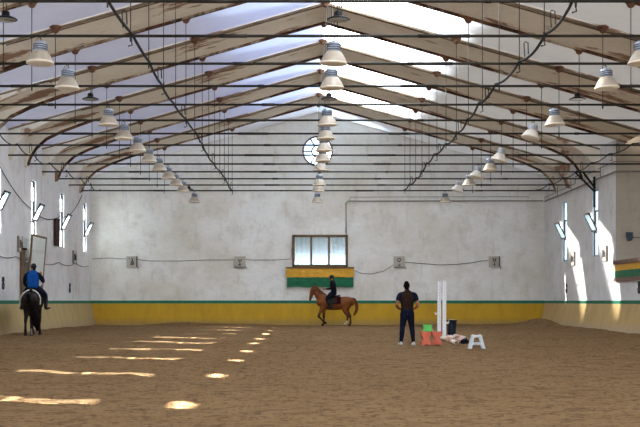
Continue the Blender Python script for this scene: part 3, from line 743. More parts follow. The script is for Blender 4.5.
# ------------------------------------------------------------------ jump equipment
def gp(px, py): d = H*F/(py-301.5); return ((px-305)*d/F, d)
def slice_block(name, loc, w, d, h, mat, label, rot=0, wst=.20):
    """waisted jump block: hollow notches on its sides, top and bottom"""
    r_ = empty(name, loc, rot, label, 'jump block')
    a, b, n = w/2, h/2, w*wst
    P = []
    def side(p, q, nx, nz, dep):
        for t, k_ in ((0,0),(.30,0),(.40,1),(.60,1),(.70,0)):
            P.append((p[0]+(q[0]-p[0])*t+nx*dep*k_, p[1]+(q[1]-p[1])*t+nz*dep*k_))
    side((-a,-b),(a,-b),0,1,h*.09); side((a,-b),(a,b),-1,0,n); side((a,b),(-a,b),0,-1,h*.035); side((-a,b),(-a,-b),1,0,n)
    bm = bmesh.new(); prism(bm, P, 'y', -d/2, d/2); bmesh.ops.translate(bm, vec=(0,0,b), verts=bm.verts); bmesh.ops.recalc_face_normals(bm, faces=bm.faces)
    bmesh.ops.bevel(bm, geom=[e for e in bm.edges if abs(e.verts[0].co.y-e.verts[1].co.y) < 1e-5], offset=.01, segments=2, affect='EDGES')
    obj('body', bm, mat, r_)
    bm = bmesh.new()
    for x in (-a*.62, a*.62): box(bm, (x*.9, -d/2-.004, b), (.03, .012, h*.72), bevel=.004)
    obj('side_rib', bm, mat, r_)
    return r_
x, y = gp(426.0, 345.8)
slice_block('jump_block', (x-.01, y, .015), .265, .36, .375, 'salmon', 'salmon red notched jump block nearest the man, green block on top')
x, y = gp(436.4, 345.5)
slice_block('jump_block', (x, y, .015), .265, .36, .375, 'salmon', 'salmon red notched jump block in front of the white uprights')
slice_block('green_block', (gp(428.6,345.8)[0]-.01, y, .39), .26, .22, .19, 'lime', 'light green plastic block resting on the salmon blocks', 0, .06)
x, y = gp(431.3, 344.5); 
bm = bmesh.new(); box(bm, (0,0,.03), (.12,.12,.05), bevel=.01); o = tag(obj('green_wedge', bm, 'lime', None, loc=(x, y-.28, .015)), 'small green plastic piece on the sand between salmon blocks', 'jump block')
def upright(x, y, h, label, cup_z, cs, dark=False):
    r_ = empty('jump_upright', (x, y, 0), 0, label, 'jump upright', 'white jump uprights')
    bm = bmesh.new(); box(bm, (0,0,h/2+.01), (.125,.09,h), bevel=.008); p = obj('post', bm, 'white_paint', r_)
    bm = bmesh.new()
    for i in range(14): lathe(bm, [(.012,-.001),(.012,.003)], (0,0,0), 8); 
    bm.free(); bm = bmesh.new()
    for i in range(14): box(bm, (0, -.046, .35+i*(h-.5)/13), (.012,.006,.018))
    obj('peg_holes', bm, 'platedark', p)
    bm = bmesh.new(); box(bm, (cs*.10, -.03, cup_z), (.10,.06,.07), bevel=.012); box(bm, (cs*.15,-.03,cup_z+.04), (.025,.06,.07), bevel=.006); obj('pole_cup', bm, 'pole_cream', r_)
    bm = bmesh.new(); box(bm, (0, .20, .05), (.10,.6,.08), bevel=.01); box(bm, (0,.0,.16), (.1,.3,.14), bevel=.02); obj('base_foot', bm, 'white_paint', r_)
yy = 41.3
upright((439.2-305)*yy/F, yy, 1.89, 'left one of two tall white wooden jump uprights behind the salmon blocks', .80, -1)
yy = 40.6
upright((444.3-305)*yy/F, yy, 1.91, 'right one of two tall white wooden jump uprights, beside the navy bin', .50, 1)
yy = 41.6; bn_ = empty('plastic_bin', ((451.8-305)*yy/F, yy, 0), 0, 'tall navy black plastic bin behind the poles', 'bin')
bm = bmesh.new(); lathe(bm, [(.135,.01),(.14,.03),(.165,.56),(.150,.56),(.128,.05),(.02,.04)], n=4 and 20); obj('body', bm, 'navy_plastic', bn_, True)
bm = bmesh.new(); lathe(bm, [(.168,.53),(.185,.535),(.185,.575),(.16,.58)], n=20, cap=False); obj('rim', bm, 'navy_plastic', bn_, True)
bm = bmesh.new(); tube(bm, [(-.18,0,.54),(-.15,-.1,.56),(-.08,-.16,.60),(.0,-.18,.60),(.1,-.15,.585)], .008, 5); obj('handle', bm, 'grey_plastic', bn_)
def pole(p, q, label, n=6, r=.048, first='pole_cream'):
    p, q = Vector(p), Vector(q); r_ = empty('jump_pole', p, 0, label, 'jump pole', 'short poles lying on the sand'); v = q-p
    bm = bmesh.new(); tube(bm, [(0,0,0), v], r, 12); b_ = obj('shaft', bm, first, r_, True)
    for i in range(1, n, 2):
        bm = bmesh.new(); tube(bm, [v*(i/n), v*((i+1)/n)], r+.003, 12); obj('painted_band', bm, 'pole_pink', r_, True)
    bm = bmesh.new(); tube(bm, [-v.normalized()*.006, v.normalized()*.01], r*.8, 12); obj('end_cap', bm, 'wood', r_)
def P3(px, d, z): return ((px-305)*d/F, d, z)
pole(P3(456.5,33.6,.065), P3(442,38.6,.075), 'cream striped pole lying nearest the salmon block', 5, .062)
pole(P3(452.5,36.4,.065), P3(448,39.6,.07), 'cream striped pole lying behind the frontmost pole', 7, .055)
pole(P3(463,35.0,.065), P3(451,39.5,.07), 'pink banded pole lying nearest the grey mounting step', 7, .06, 'pole_pink')
pole(P3(466.5,37.2,.065), P3(455,40.8,.07), 'cream striped pole lying farthest back beside the bin', 7, .055)
pole(P3(459,35.3,.19), P3(441.5,34.6,.17), 'cream striped pole lying crosswise on top of the others', 5, .045)
sk = empty('dark_bag', P3(465, 34.2, .0), 0, 'small dark bag on the sand beside the grey mounting step', 'bag')
bm = bmesh.new(); loft(bm, [(-.09,0,.07,.06,.05),(0,0,.09,.08,.07),(.09,.02,.06,.05,.05)], Vector((0,0,1)), 12); obj('sack', bm, 'blackcloth', sk, True)
bm = bmesh.new(); tube(bm, [(-.05,-.03,.13),(-.02,-.04,.2),(.03,-.03,.2),(.06,-.02,.13)], .008, 6); obj('strap', bm, 'black', sk)
# mounting step: A-frame trestle with an opening and a cross step
ms = empty('mounting_step', P3(476.4, 31.2, .0), 0, 'pale grey plastic mounting step with splayed legs and open middle', 'step stool'); ms.scale = (.82,)*3
W0, W1, Hh = .245, .125, .42
for s in (-1, 1):
    for yy in (-.16, .16):
        bm = bmesh.new(); P = [(s*W0-.045, 0), (s*W0+.035, 0), (s*(W1)+.045*(1 if s > 0 else .3), Hh-.04), (s*W1-.045*(.3 if s > 0 else 1), Hh-.04)]
        P = [(s*(W0-.075), 0), (s*(W0+.01), 0), (s*(W1+.03), Hh-.03), (s*(W1-.045), Hh-.03)]
        prism(bm, P, 'y', yy-.035, yy+.035); bmesh.ops.recalc_face_normals(bm, faces=bm.faces); bmesh.ops.bevel(bm, geom=bm.edges[:], offset=.008, segments=2, affect='EDGES'); obj('leg', bm, 'grey_plastic', ms)
        bm = bmesh.new(); box(bm, (s*(W0-.03), yy, .012), (.11,.10,.025), bevel=.006); obj('foot_pad', bm, 'grey_plastic', ms)
bm = bmesh.new(); box(bm, (0,0,Hh-.035), (2*W1+.07, .40, .07), bevel=.018); obj('top_tread', bm, 'grey_plastic', ms)
bm = bmesh.new()
for s in (-1,1): box(bm, (s*.10, 0, Hh+.005), (.06,.30,.03), bevel=.01)
obj('tread_ridge', bm, 'grey_plastic', ms)
bm = bmesh.new(); box(bm, (0,-.05,.155), (.34,.34,.075), bevel=.012); obj('lower_tread', bm, 'grey_plastic', ms)
bm = bmesh.new(); box(bm, (0,-.225,.155), (.22,.012,.035), bevel=.004); obj('tread_insert', bm, 'housing', ms)

# ------------------------------------------------------------------ animals
def mirrorpts(ch): return [(x, -y, z, a, b) for x, y, z, a, b in ch]
SY = Vector((0,1,0))
def horse(name, loc, heading, scale, pose, coatfn, hairmat, label, tailpts):
    root = empty(name, loc, heading, label, 'horse'); root.scale = (scale,)*3
    bm = bmesh.new()
    loft(bm, [(.84,0,1.20,.15,.19),(.66,0,1.19,.22,.30),(.42,0,1.18,.25,.345),(.1,0,1.13,.285,.325),(-.25,0,1.14,.29,.315),(-.52,0,1.19,.29,.30),(-.74,0,1.22,.24,.25),(-.88,0,1.18,.14,.17)], SY, 20)
    if pose['neck'] == 'up':
        loft(bm, [(.48,0,1.28,.15,.27),(.70,0,1.43,.13,.25),(.88,0,1.62,.10,.20),(1.0,0,1.80,.085,.145),(1.07,0,1.90,.075,.11)], SY, 18)
        hd = [(1.05,0,1.93,.075,.09),(1.12,0,1.80,.095,.135),(1.18,0,1.66,.085,.125),(1.235,0,1.50,.062,.085),(1.265,0,1.38,.056,.070),(1.27,0,1.31,.052,.06)]
        ears = [[(1.06,.06,1.97,.035,.02),(1.07,.075,2.04,.032,.018),(1.09,.08,2.11,.010,.008)]]
    else:
        loft(bm, [(.48,0,1.26,.15,.26),(.78,0,1.36,.12,.22),(1.02,0,1.48,.10,.17),(1.22,0,1.55,.08,.12)], SY, 18)
        hd = [(1.2,0,1.57,.075,.09),(1.3,0,1.45,.095,.13),(1.38,0,1.30,.085,.115),(1.44,0,1.14,.062,.08),(1.47,0,1.02,.056,.065),(1.48,0,.96,.05,.055)]
        ears = [[(1.2,.06,1.63,.035,.02),(1.22,.075,1.70,.032,.018),(1.25,.08,1.77,.010,.008)]]
    loft(bm, hd, SY, 16)
    hd = [(x,y,z,a*1.14,b*1.16) for x,y,z,a,b in hd]
    for e in ears: loft(bm, e, SY, 8); loft(bm, mirrorpts(e), SY, 8)
    for ch in pose['legs']: loft(bm, [(x, y, z, a*1.14, b*1.16) for x, y, z, a, b in ch], SY, 14)
    me = merge(bm, .02, 3); paint(me, coatfn)
    obj('body', me, 'coat', root, True)
    # mane
    bm = bmesh.new()
    if pose['neck'] == 'up':
        loft(bm, [(.46,.02,1.56,.03,.05),(.66,.05,1.66,.045,.08),(.82,.07,1.79,.045,.09),(.94,.06,1.92,.04,.08),(1.04,.02,2.02,.03,.045),(1.13,0,1.97,.03,.04),(1.19,0,1.87,.02,.025)], SY, 10)
    else:
        loft(bm, [(.5,.02,1.52,.03,.05),(.78,.05,1.55,.045,.08),(1.0,.06,1.62,.045,.08),(1.2,.02,1.67,.03,.045),(1.32,0,1.6,.03,.03)], SY, 10)
    obj('mane', merge(bm, .015, 1), hairmat, root, True)
    bm = bmesh.new(); loft(bm, tailpts, SY, 12)
    for i in range(7):
        j = random.uniform(-.04,.04); l = random.uniform(-.04,.04)
        loft(bm, [(x+j*t/5, y_+l*t/5, z-.015*t*random.random(), max(.015,a*.35), max(.015,b*.35)) for t, (x,y_,z,a,b) in enumerate(tailpts)], SY, 8)
    obj('tail', merge(bm, .018, 1), hairmat, root, True)
    # bridle: noseband, cheek straps, browband, reins
    bm = bmesh.new()
    def band(c, u, v, a, b, r=.010):
        n = 14; pts = [Vector(c)+Vector(u)*a*math.cos(t*2*PI/n)+Vector(v)*b*math.sin(t*2*PI/n) for t in range(n+1)]; tube(bm, pts, r, 6)
    hp = [Vector(h[:3]) for h in hd]
    ax = (hp[3]-hp[1]).normalized(); vv = ax.cross(SY)
    band(hp[3], SY, vv, hd[3][3]+.008, hd[3][4]+.008); band(hp[1]-ax*.04, SY, vv, hd[1][3]+.006, hd[1][4]+.004)
    for s in (-1, 1):
        tube(bm, [hp[4]+Vector((0,s*.065,0)), hp[3]+Vector((-.02,s*.072,0)), hp[2]+Vector((-.02,s*.092,0)), hp[1]+Vector((-.05,s*.10,.02)), hp[0]+Vector((-.05,s*.06,.05)), hp[0]+Vector((-.05,0,.09))], .010, 6)
        hnd = Vector(pose['hand']); tube(bm, [hp[4]+Vector((-.02,s*.065,0)), (hp[4]+hnd)/2+Vector((0,s*.13,-.02)), hnd+Vector((.06,s*.06,0))], .009, 6)
    obj('bridle', bm, 'leather', root, True)
    return root
def leg(pts, y): return [(x, y*(1 if i > 1 else .85), z, a, b) for i, (x,z,a,b) in enumerate(pts)]
F_stand = [(.55,1.12,.10,.17),(.58,.92,.085,.11),(.58,.72,.06,.075),(.57,.52,.048,.055),(.57,.47,.048,.056),(.57,.38,.034,.040),(.57,.22,.034,.038),(.58,.16,.043,.048),(.61,.09,.036,.038),(.63,.055,.050,.055),(.645,.015,.056,.066)]
F_lift = [(.58,1.12,.10,.17),(.66,.94,.085,.11),(.74,.74,.06,.072),(.83,.55,.048,.055),(.84,.49,.047,.054),(.77,.41,.034,.040),(.66,.30,.034,.038),(.61,.26,.042,.046),(.55,.20,.036,.038),(.51,.17,.048,.052),(.48,.14,.050,.056)]
H_stand = [(-.62,1.18,.15,.22),(-.56,.95,.13,.18),(-.60,.76,.085,.11),(-.70,.60,.055,.07),(-.76,.50,.048,.062),(-.77,.40,.036,.042),(-.78,.24,.035,.040),(-.785,.17,.043,.048),(-.76,.10,.037,.040),(-.74,.055,.050,.055),(-.73,.015,.056,.066)]
H_fwd = [(-.60,1.18,.15,.22),(-.50,.95,.13,.18),(-.50,.76,.085,.11),(-.58,.60,.055,.07),(-.64,.49,.048,.062),(-.62,.39,.036,.042),(-.585,.25,.035,.040),(-.565,.19,.043,.048),(-.52,.13,.037,.040),(-.50,.09,.050,.055),(-.48,.05,.056,.064)]
def lg(P, y): return [(x, y*f, z, a, b) for (x,z,a,b), f in zip(P, (.6,.8,.95,1,1,1,1,1,1,1,1))]
def chestnut(v):
    x, y, z = v
    base = Vector((.25,.085,.024)); dark = Vector((.045,.014,.007)); light = Vector((.24,.085,.026))
    c = base
    if z < .75: c = base.lerp(dark, min(1, (.75-z)/.3))
    elif z > 1.3: c = base.lerp(light, .5)
    if x < -.3 and z < .27 and y > 0: c = Vector((.60,.52,.45))
    if x > 1.2 and z < 1.42: c = Vector((.12,.05,.03))
    if x > 1.22 and abs(y) < .025 and z > 1.5: c = Vector((.55,.45,.38))
    if z < .045: c = Vector((.05,.035,.03))
    return tuple(c)
def darkbay(v):
    x, y, z = v
    base = Vector((.014,.008,.007)); c = base
    if z > 1.2: c = Vector((.020,.013,.014))
    if z < .65: c = Vector((.007,.005,.005))
    if x < -.3 and z < .24: c = Vector((.28,.25,.23)) if y < 0 else c
    if z < .05: c = Vector((.05,.045,.04))
    return tuple(c)
# +x local is forward. Chestnut trots to the left of the picture along the far wall
y2 = 60.0; s2 = y2/F
loc2 = ((335.2-305)*s2, y2, .0)
head2 = PI
pose2 = dict(neck='up', hand=(.52,0,1.78), legs=[lg(F_lift, -.13), lg(F_stand, .13), lg(H_stand, .13), lg(H_fwd, -.13)])
# after the half turn, local -y faces away from the camera and +y towards it
pose2['legs'] = [lg(F_lift, .13), lg(F_stand, -.13), lg(H_stand, -.13), lg(H_fwd, .13)]
horse('chestnut_horse', loc2, head2, .985, pose2, chestnut, 'mane_ch', 'chestnut horse trotting left along the far wall with lifted foreleg', [(-.84,0,1.36,.05,.06),(-.95,0,1.36,.06,.07),(-1.06,0,1.18,.08,.08),(-1.10,0,.95,.085,.085),(-1.06,0,.73,.075,.075),(-.97,0,.58,.04,.05)])
y1 = 43.4; s1 = y1/F
loc1 = ((32.8-305)*s1, y1, 0)
pose1 = dict(neck='down', hand=(.52,0,1.66), legs=[lg(F_stand, -.13), lg([(p[0]+.1,)+p[1:] for p in F_stand], .13), lg(H_stand, .10), lg([(p[0]+.15*(1-i*0),)+p[1:] for i, p in enumerate(H_stand)], -.06)])
horse('dark_bay_horse', loc1, PI/2+.04, 1.06, pose1, darkbay, 'mane_dk', 'dark bay horse seen from behind beside the left wall, tail swinging right', [(-.86,0,1.38,.05,.05),(-.96,-.03,1.32,.06,.06),(-1.04,-.10,1.12,.08,.08),(-1.08,-.20,.88,.12,.10),(-1.08,-.28,.62,.15,.12),(-1.06,-.33,.40,.13,.11),(-1.04,-.34,.24,.05,.05)])

def saddle(name, loc, heading, scale, padmat, label):
    r_ = empty(name, loc, heading, label, 'saddle'); r_.scale = (scale,)*3
    def shell(x0, x1, zlow, off, mat, nm, topz=0, flare=0):
        bm = bmesh.new(); G = []
        n = 20; m_ = 8
        for j in range(m_+1):
            x = x0+(x1-x0)*j/m_; row = []
            cz = 1.155; a = .283+off; b = .322+off
            for i in range(n+1):
                t = (i/n*2-1); ang = t*math.radians(118 - zlow)
                row.append(bm.verts.new((x + flare*abs(t), a*math.sin(ang), cz + b*math.cos(ang) + topz*math.exp(-(t*4)**2)*((j/m_-.5)**2*4))))
            G.append(row)
        for a_, b_ in zip(G, G[1:]):
            for i in range(n): bm.faces.new((a_[i], a_[i+1], b_[i+1], b_[i]))
        bmesh.ops.solidify(bm, geom=bm.faces[:], thickness=-.018); bmesh.ops.recalc_face_normals(bm, faces=bm.faces)
        obj(nm, bm, mat, r_, True)
    shell(-.28, .40, 20, .022, padmat, 'saddle_pad')
    if padmat != 'pad_red':
        for s in (-1, 1):
            bm = bmesh.new(); tube(bm, [(-.36-.10*(1-math.cos(t)), s*.345*math.sin(t), 1.155+.385*math.cos(t)) for t in [math.radians(8+100*i/14) for i in range(15)]], .026, 8); obj('pad_piping', bm, 'pad_white', r_, True)
    shell(-.14, .32, 26, .042, 'leather', 'saddle_flap', 0, .06)
    bm = bmesh.new(); loft(bm, [(-.24,0,1.555,.12,.035),(-.1,0,1.525,.14,.035),(.1,0,1.52,.12,.035),(.28,0,1.575,.07,.035)], SY, 14); obj('seat', merge(bm, .015, 2), 'leather', r_, True)
    bm = bmesh.new(); n = 24
    tube(bm, [(.22, .30*math.sin(t), 1.15+.345*math.cos(t)) for t in [math.radians(95+170*i/16) for i in range(17)]], .022, 8); obj('girth', bm, 'leather', r_)
    for s in (-1, 1):
        bm = bmesh.new(); tube(bm, [(.14,s*.335,1.3), (.16,s*.36,1.1), (.20,s*.375,.98)], .010, 6)
        tube(bm, [(.20,s*.375,.98),(.24,s*.375,.95),(.26,s*.375,.87),(.14,s*.375,.87),(.16,s*.375,.95),(.20,s*.375,.98)], .010, 6); obj('stirrup', bm, 'steel', r_)
    return r_
saddle('riding_saddle', loc2, head2, .985, 'pad_red', 'leather saddle on dark red pad worn by the chestnut horse')
saddle('riding_saddle', loc1, PI/2+.04, 1.06, 'pad_navy', 'leather saddle on white-edged pad worn by the dark bay horse')

# ------------------------------------------------------------------ people
def inflate(ch, d): return [(x,y,z,a+d,b+d) for x,y,z,a,b in ch]
def head_chains(c, fwd, side):
    """returns list of chains for skull, jaw, nose, ears around centre c"""
    c, f, s, u = Vector(c), Vector(fwd).normalized(), Vector(side).normalized(), Vector((0,0,1))
    P = lambda a, b, z: tuple(c + f*a + s*b + u*z)
    return [[P(-.015,0,-.03)+(.070,.086), P(-.01,0,.02)+(.076,.094), P(-.01,0,.06)+(.066,.078)],
            [P(.03,0,-.01)+(.058,.06), P(.04,0,-.06)+(.048,.045), P(.055,0,-.095)+(.03,.026)],
            [P(.082,0,.015)+(.009,.009), P(.098,0,-.015)+(.013,.012), P(.098,0,-.03)+(.015,.010)],
            [P(.078,-.02,-.058)+(.006,.008), P(.088,0,-.058)+(.008,.009), P(.078,.02,-.058)+(.006,.008)],
            [P(-.005,.075,.02)+(.012,.01), P(-.01,.083,-.005)+(.014,.01), P(-.005,.077,-.03)+(.010,.008)],
            [P(-.005,-.075,.02)+(.012,.01), P(-.01,-.083,-.005)+(.014,.01), P(-.005,-.077,-.03)+(.010,.008)]]
def eyes(c, fwd, side, root):
    c, f, s = Vector(c), Vector(fwd).normalized(), Vector(side).normalized()
    for k in (-1, 1):
        bm = bmesh.new(); bmesh.ops.create_icosphere(bm, subdivisions=2, radius=.011); bmesh.ops.translate(bm, vec=c+f*.072+s*k*.03+Vector((0,0,.008)), verts=bm.verts); obj('eye', bm, 'ink', root, True)
def hand(bm, wrist, d, palm_n, thumb, curl=.5, k=1.0):
    """palm + four unequal curled fingers + thumb; d direction of the palm, palm_n the way the palm faces"""
    wv, d, n, t = Vector(wrist), Vector(d).normalized(), Vector(palm_n).normalized(), Vector(thumb).normalized()
    n = (n - d*n.dot(d)).normalized(); t = (t - d*t.dot(d) - n*t.dot(n)).normalized()
    pe = wv + d*.09*k
    loft(bm, [tuple(wv-d*.01)+(.026,.020), tuple(wv+d*.04*k)+(.040,.017), tuple(pe)+(.042,.014)], t, 12)
    for i, L in enumerate((.070,.080,.074,.058)):
        b = pe + t*(.033-.022*i); L *= k
        p1 = b + (d*math.cos(curl*.6)+n*math.sin(curl*.6))*L*.42
        p2 = p1 + (d*math.cos(curl*1.7)+n*math.sin(curl*1.7))*L*.33
        p3 = p2 + (d*math.cos(curl*2.6)+n*math.sin(curl*2.6))*L*.25
        loft(bm, [tuple(b-d*.01)+(.0095,.0095), tuple(p1)+(.0090,.0090), tuple(p2)+(.0085,.0085), tuple(p3)+(.0075,.0075)], t, 8, 2)
    b = wv + d*.03*k + t*.03
    loft(bm, [tuple(b)+(.013,.013), tuple(b+(t*.7+d*.7)*.035*k+n*.01)+(.011,.011), tuple(b+(t*.45+d*.9)*.065*k+n*.02)+(.0095,.0095)], n, 8, 2)
def skinfn(c, dark=None):
    def f(v): return c
    return f
# --- standing man, back to the camera, hands held in front at the waist (local +y forward)
xm, ym = gp(407.2, 345.7)
man = empty('person', (xm, ym, .01), .06, 'person standing with back to the camera, brown quilted vest, navy trousers, white trainers', 'person')
SX = Vector((1,0,0))
torso = [(0,0,.90,.150,.105),(0,-.005,.98,.155,.108),(0,0,1.10,.148,.10),(0,-.005,1.25,.172,.115),(0,-.01,1.37,.180,.112),(0,-.01,1.43,.13,.085)]
neck = [(0,-.005,1.42,.07,.065),(-.005,.005,1.50,.056,.058),(-.015,.015,1.57,.055,.06)]
hc = (-.018,.022,1.635)
armsM = {s: [(s*.150,-.01,1.41,.055,.055),(s*.205,-.015,1.37,.060,.062),(s*.250,-.03,1.26,.052,.055),(s*.292,-.045,1.15,.043,.045),(s*.285,.0,1.09,.044,.044),(s*.245,.08,1.04,.036,.036),(s*.185,.165,1.00,.026,.028)] for s in (-1,1)}
legsM = {s: [(s*.075,0,.93,.09,.105),(s*.090,0,.84,.092,.10),(s*.105,.01,.68,.078,.082),(s*.130,.015,.50,.056,.060),(s*.145,-.01,.36,.054,.058),(s*.165,0,.14,.036,.040),(s*.170,0,.075,.038,.042)] for s in (-1,1)}
footM = {s: [(s*.172,-.035,.045,.034,.034),(s*.178,.04,.045,.040,.034),(s*.195,.13,.032,.044,.026),(s*.20,.175,.028,.036,.020)] for s in (-1,1)}
bm = bmesh.new(); loft(bm, torso, SX, 18); loft(bm, neck, SX, 12)
for ch in head_chains(hc, (-.15,1,0), (1,.15,0)): loft(bm, ch, SX, 12)
for s in (-1,1):
    loft(bm, armsM[s], SY, 12); loft(bm, legsM[s], SX, 14); loft(bm, footM[s], SX, 12)
    hand(bm, (s*.18,.17,.998), (-s*.85,.5,-.1), (0,-1,-.3), (0,.3,1), .55)
me = merge(bm, .008, 2); paint(me, skinfn((.36,.17,.10))); obj('body', me, 'skin', man, True)
eyes(hc, (-.15,1,0), (1,.15,0), man)
bm = bmesh.new()
for s in (-1,1): loft(bm, inflate(armsM[s][:3], .016), SY, 14)
loft(bm, inflate(torso[2:], .008), SX, 18)
obj('t_shirt', merge(bm, .012, 2), 'tee', man, True)
bm = bmesh.new(); loft(bm, inflate([(0,0,1.015,.150,.108)]+torso[2:5]+[(0,-.01,1.425,.135,.088)], .026), SX, 22); loft(bm, inflate([(0,-.005,1.43,.075,.07),(0,0,1.50,.062,.064)], .012), SX, 16)
obj('quilted_vest', merge(bm, .012, 2), 'vest', man, True)
bm = bmesh.new()
loft(bm, inflate([(0,0,.93,.150,.108),(0,-.003,1.03,.150,.105)], .018), SX, 18)
for s in (-1,1): loft(bm, inflate(legsM[s], .016), SX, 16)
obj('trousers', merge(bm, .012, 2), 'jeans', man, True)
for s in (-1,1):
    bm = bmesh.new(); loft(bm, inflate(footM[s], .014), SX, 14); loft(bm, [(s*.171,-.01,.06,.05,.052),(s*.17,-.005,.10,.048,.050)], SX, 12); sh = obj('shoe', merge(bm, .010, 2), 'shoe', man, True)
    bm = bmesh.new(); prism(bm, [(s*.172-.048,-.075),(s*.172+.048,-.075),(s*.195+.056,.12),(s*.20+.03,.21),(s*.20-.03,.21),(s*.185-.056,.12)], 'z', .0, .022); bmesh.ops.recalc_face_normals(bm, faces=bm.faces); obj('sole', bm, 'sole', sh)
bm = bmesh.new(); P = lambda a,b,z: (hc[0]+b-.15*a, hc[1]+a, hc[2]+z)
loft(bm, [P(-.035,0,-.055)+(.066,.060), P(-.03,0,.01)+(.082,.086), P(-.012,0,.055)+(.080,.095), P(.0,0,.092)+(.060,.072)], SX, 18); obj('hair', merge(bm, .010, 2), 'hair', man, True)

# --- riders, in the frame of their horse (local +x forward)
def rider(loc, heading, scale, spec, label):
    r_ = empty('person', loc, heading, label, 'person'); r_.scale = (scale,)*3
    dz = .0
    tor = spec['torso']; nk = spec['neck']; hc = spec['head']; f = spec['look']; s_ = (-f[1], f[0], 0)
    bm = bmesh.new(); loft(bm, tor, SY, 18); loft(bm, nk, SY, 12)
    for ch in head_chains(hc, f, s_): loft(bm, ch, Vector(s_), 12)
    for a in spec['arms']: loft(bm, a, Vector((0,1,0)) if abs(a[-1][1]-a[0][1]) < .2 else Vector((0,0,1)), 12)
    for l in spec['legs']: loft(bm, l, SY, 14)
    for l in spec['feet']: loft(bm, l, SY, 12)
    for h in spec['hands']: hand(bm, *h)
    me = merge(bm, .008, 2); paint(me, skinfn((.42,.20,.125))); obj('body', me, 'skin', r_, True)
    eyes(hc, f, s_, r_)
    bm = bmesh.new()
    for a in spec['arms']: loft(bm, inflate(a[:-1] + [tuple((p*.75+q*.25) for p, q in zip(a[-1], a[-2]))], .013), SY, 12)
    loft(bm, inflate(tor[1:], .010), SY, 18); obj(spec['sleeves'][0], merge(bm, .012, 2), spec['sleeves'][1], r_, True)
    bm = bmesh.new(); loft(bm, inflate(tor[1:], .034), SY, 20); loft(bm, inflate(nk[:2], .014), SY, 14); obj(spec['top'][0], merge(bm, .012, 2), spec['top'][1], r_, True)
    bm = bmesh.new(); loft(bm, inflate(tor[:2], .014), SY, 18)
    for l in spec['legs']: loft(bm, inflate(l, .012), SY, 14)
    obj('breeches', merge(bm, .012, 2), 'jeans', r_, True)
    for l, ft in zip(spec['legs'], spec['feet']):
        bm = bmesh.new(); loft(bm, inflate(l[-3:], .020), SY, 14); loft(bm, inflate(ft, .012), SY, 12); obj('riding_boot', merge(bm, .012, 2), 'boot', r_, True)
    c = Vector(hc); fv = Vector(f).normalized()
    bm = bmesh.new(); Q = lambda a, z: tuple(c + fv*a + Vector((0,0,z)))
    loft(bm, [Q(-.02,.025)+(.094,.112), Q(-.015,.06)+(.096,.115), Q(-.012,.095)+(.080,.096)], Vector(s_), 18)
    hm = obj('helmet', merge(bm, .010, 2), 'helmet', r_, True)
    bm = bmesh.new(); loft(bm, [Q(.06,.035)+(.075,.012), Q(.13,.022)+(.055,.008)], Vector(s_), 14); obj('visor', bm, 'helmet', hm, True)
    bm = bmesh.new(); sv = Vector(s_).normalized()
    tube(bm, [c+sv*.085+Vector((0,0,.02)), c+sv*.07+fv*.02+Vector((0,0,-.07)), c+fv*.03+Vector((0,0,-.125)), c-sv*.07+fv*.02+Vector((0,0,-.07)), c-sv*.085+Vector((0,0,.02))], .006, 6); obj('chin_strap', bm, 'black', hm)
    bm = bmesh.new(); loft(bm, [Q(-.06,-.02)+(.055,.035), Q(-.075,-.06)+(.045,.035)], Vector(s_), 12); obj('hair', bm, 'hair', r_, True)
    return r_
def rlegs(kx=.42):
    L = [[(.06,s*.08,1.60,.10,.10),(.18,s*.18,1.56,.085,.095),(.32,s*.30,1.43,.070,.078),(.40,s*.345,1.34,.056,.062),(.34,s*.365,1.20,.052,.058),(.26,s*.375,1.04,.042,.046),(.22,s*.38,.955,.036,.038)] for s in (-1,1)]
    Ft = [[(.19,s*.38,.925,.034,.034),(.27,s*.385,.915,.038,.032),(.36,s*.395,.925,.040,.024),(.40,s*.40,.93,.030,.018)] for s in (-1,1)]
    return L, Ft
L, Ft = rlegs()
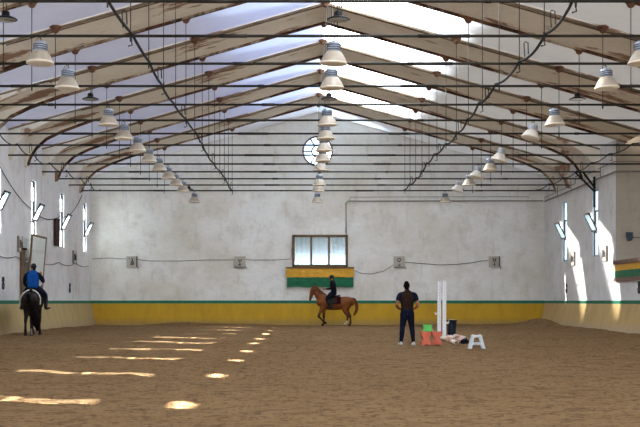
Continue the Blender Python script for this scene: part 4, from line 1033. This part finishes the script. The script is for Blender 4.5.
sp2 = dict(torso=[(.06,0,1.58,.15,.12),(.06,0,1.68,.14,.105),(.08,0,1.80,.135,.10),(.11,0,1.95,.155,.11),(.12,0,2.06,.160,.10),(.13,0,2.115,.11,.075)],
    neck=[(.13,0,2.11,.06,.06),(.15,0,2.17,.050,.052),(.165,0,2.23,.050,.055)], head=(.185,0,2.305), look=(1,.12,0),
    arms=[[(.12,s*.13,2.09,.05,.05),(.11,s*.19,2.05,.052,.052),(.12,s*.23,1.94,.045,.046),(.17,s*.24,1.83,.040,.042),(.28,s*.19,1.80,.036,.036),(.44,s*.10,1.79,.026,.028)] for s in (-1,1)],
    legs=L, feet=Ft, hands=[((.45,s*.095,1.79),(1,-s*.3,0),(0,-s,-.2),(0,0,1),.95) for s in (-1,1)],
    sleeves=('jacket_sleeves','blackcloth'), top=('riding_jacket','blackcloth'))
rider((loc2[0], loc2[1], -.04), head2, 1.055, sp2, 'person in black jacket and black helmet riding the chestnut horse')
sp1 = dict(torso=[(.04,0,1.58,.17,.13),(.03,0,1.68,.165,.12),(.03,0,1.80,.168,.12),(.03,0,1.95,.185,.125),(.03,0,2.07,.185,.115),(.04,0,2.13,.125,.085)],
    neck=[(.04,0,2.12,.06,.06),(.055,0,2.18,.054,.056),(.07,0,2.23,.052,.056)], head=(.085,.0,2.30), look=(.75,.65,0),
    arms=[[(.03,.14,2.10,.055,.055),(.02,.215,2.05,.060,.060),(.0,.265,1.92,.052,.054),(.0,.275,1.78,.045,.047),(.07,.24,1.70,.038,.038),(.16,.19,1.63,.028,.030)],
          [(.03,-.14,2.10,.055,.055),(.02,-.215,2.05,.060,.060),(.05,-.275,1.93,.052,.054),(.12,-.33,1.83,.045,.047),(.15,-.32,1.90,.040,.040),(.15,-.27,2.04,.028,.030)]],
    legs=[[(x*.9,y*1.06,z,a*1.12,b*1.12) for x,y,z,a,b in l] for l in L], feet=[[(x,y*1.10 + (0.02 if y > 0 else -.02)*i,z,a*1.1,b*1.1) for i,(x,y,z,a,b) in enumerate(l)] for l in Ft],
    hands=[((.165,.185,1.63),(.8,-.5,-.3),(0,-1,-.3),(0,0,1),.8), ((.15,-.268,2.05),(0,.15,1),(.6,.6,0),(.2,1,0),.7)],
    sleeves=('sleeves','sleeve'), top=('riding_vest','blue'))
rider(loc1, PI/2+.04, 1.06, sp1, 'person in bright blue vest with one hand raised, riding the dark bay horse')
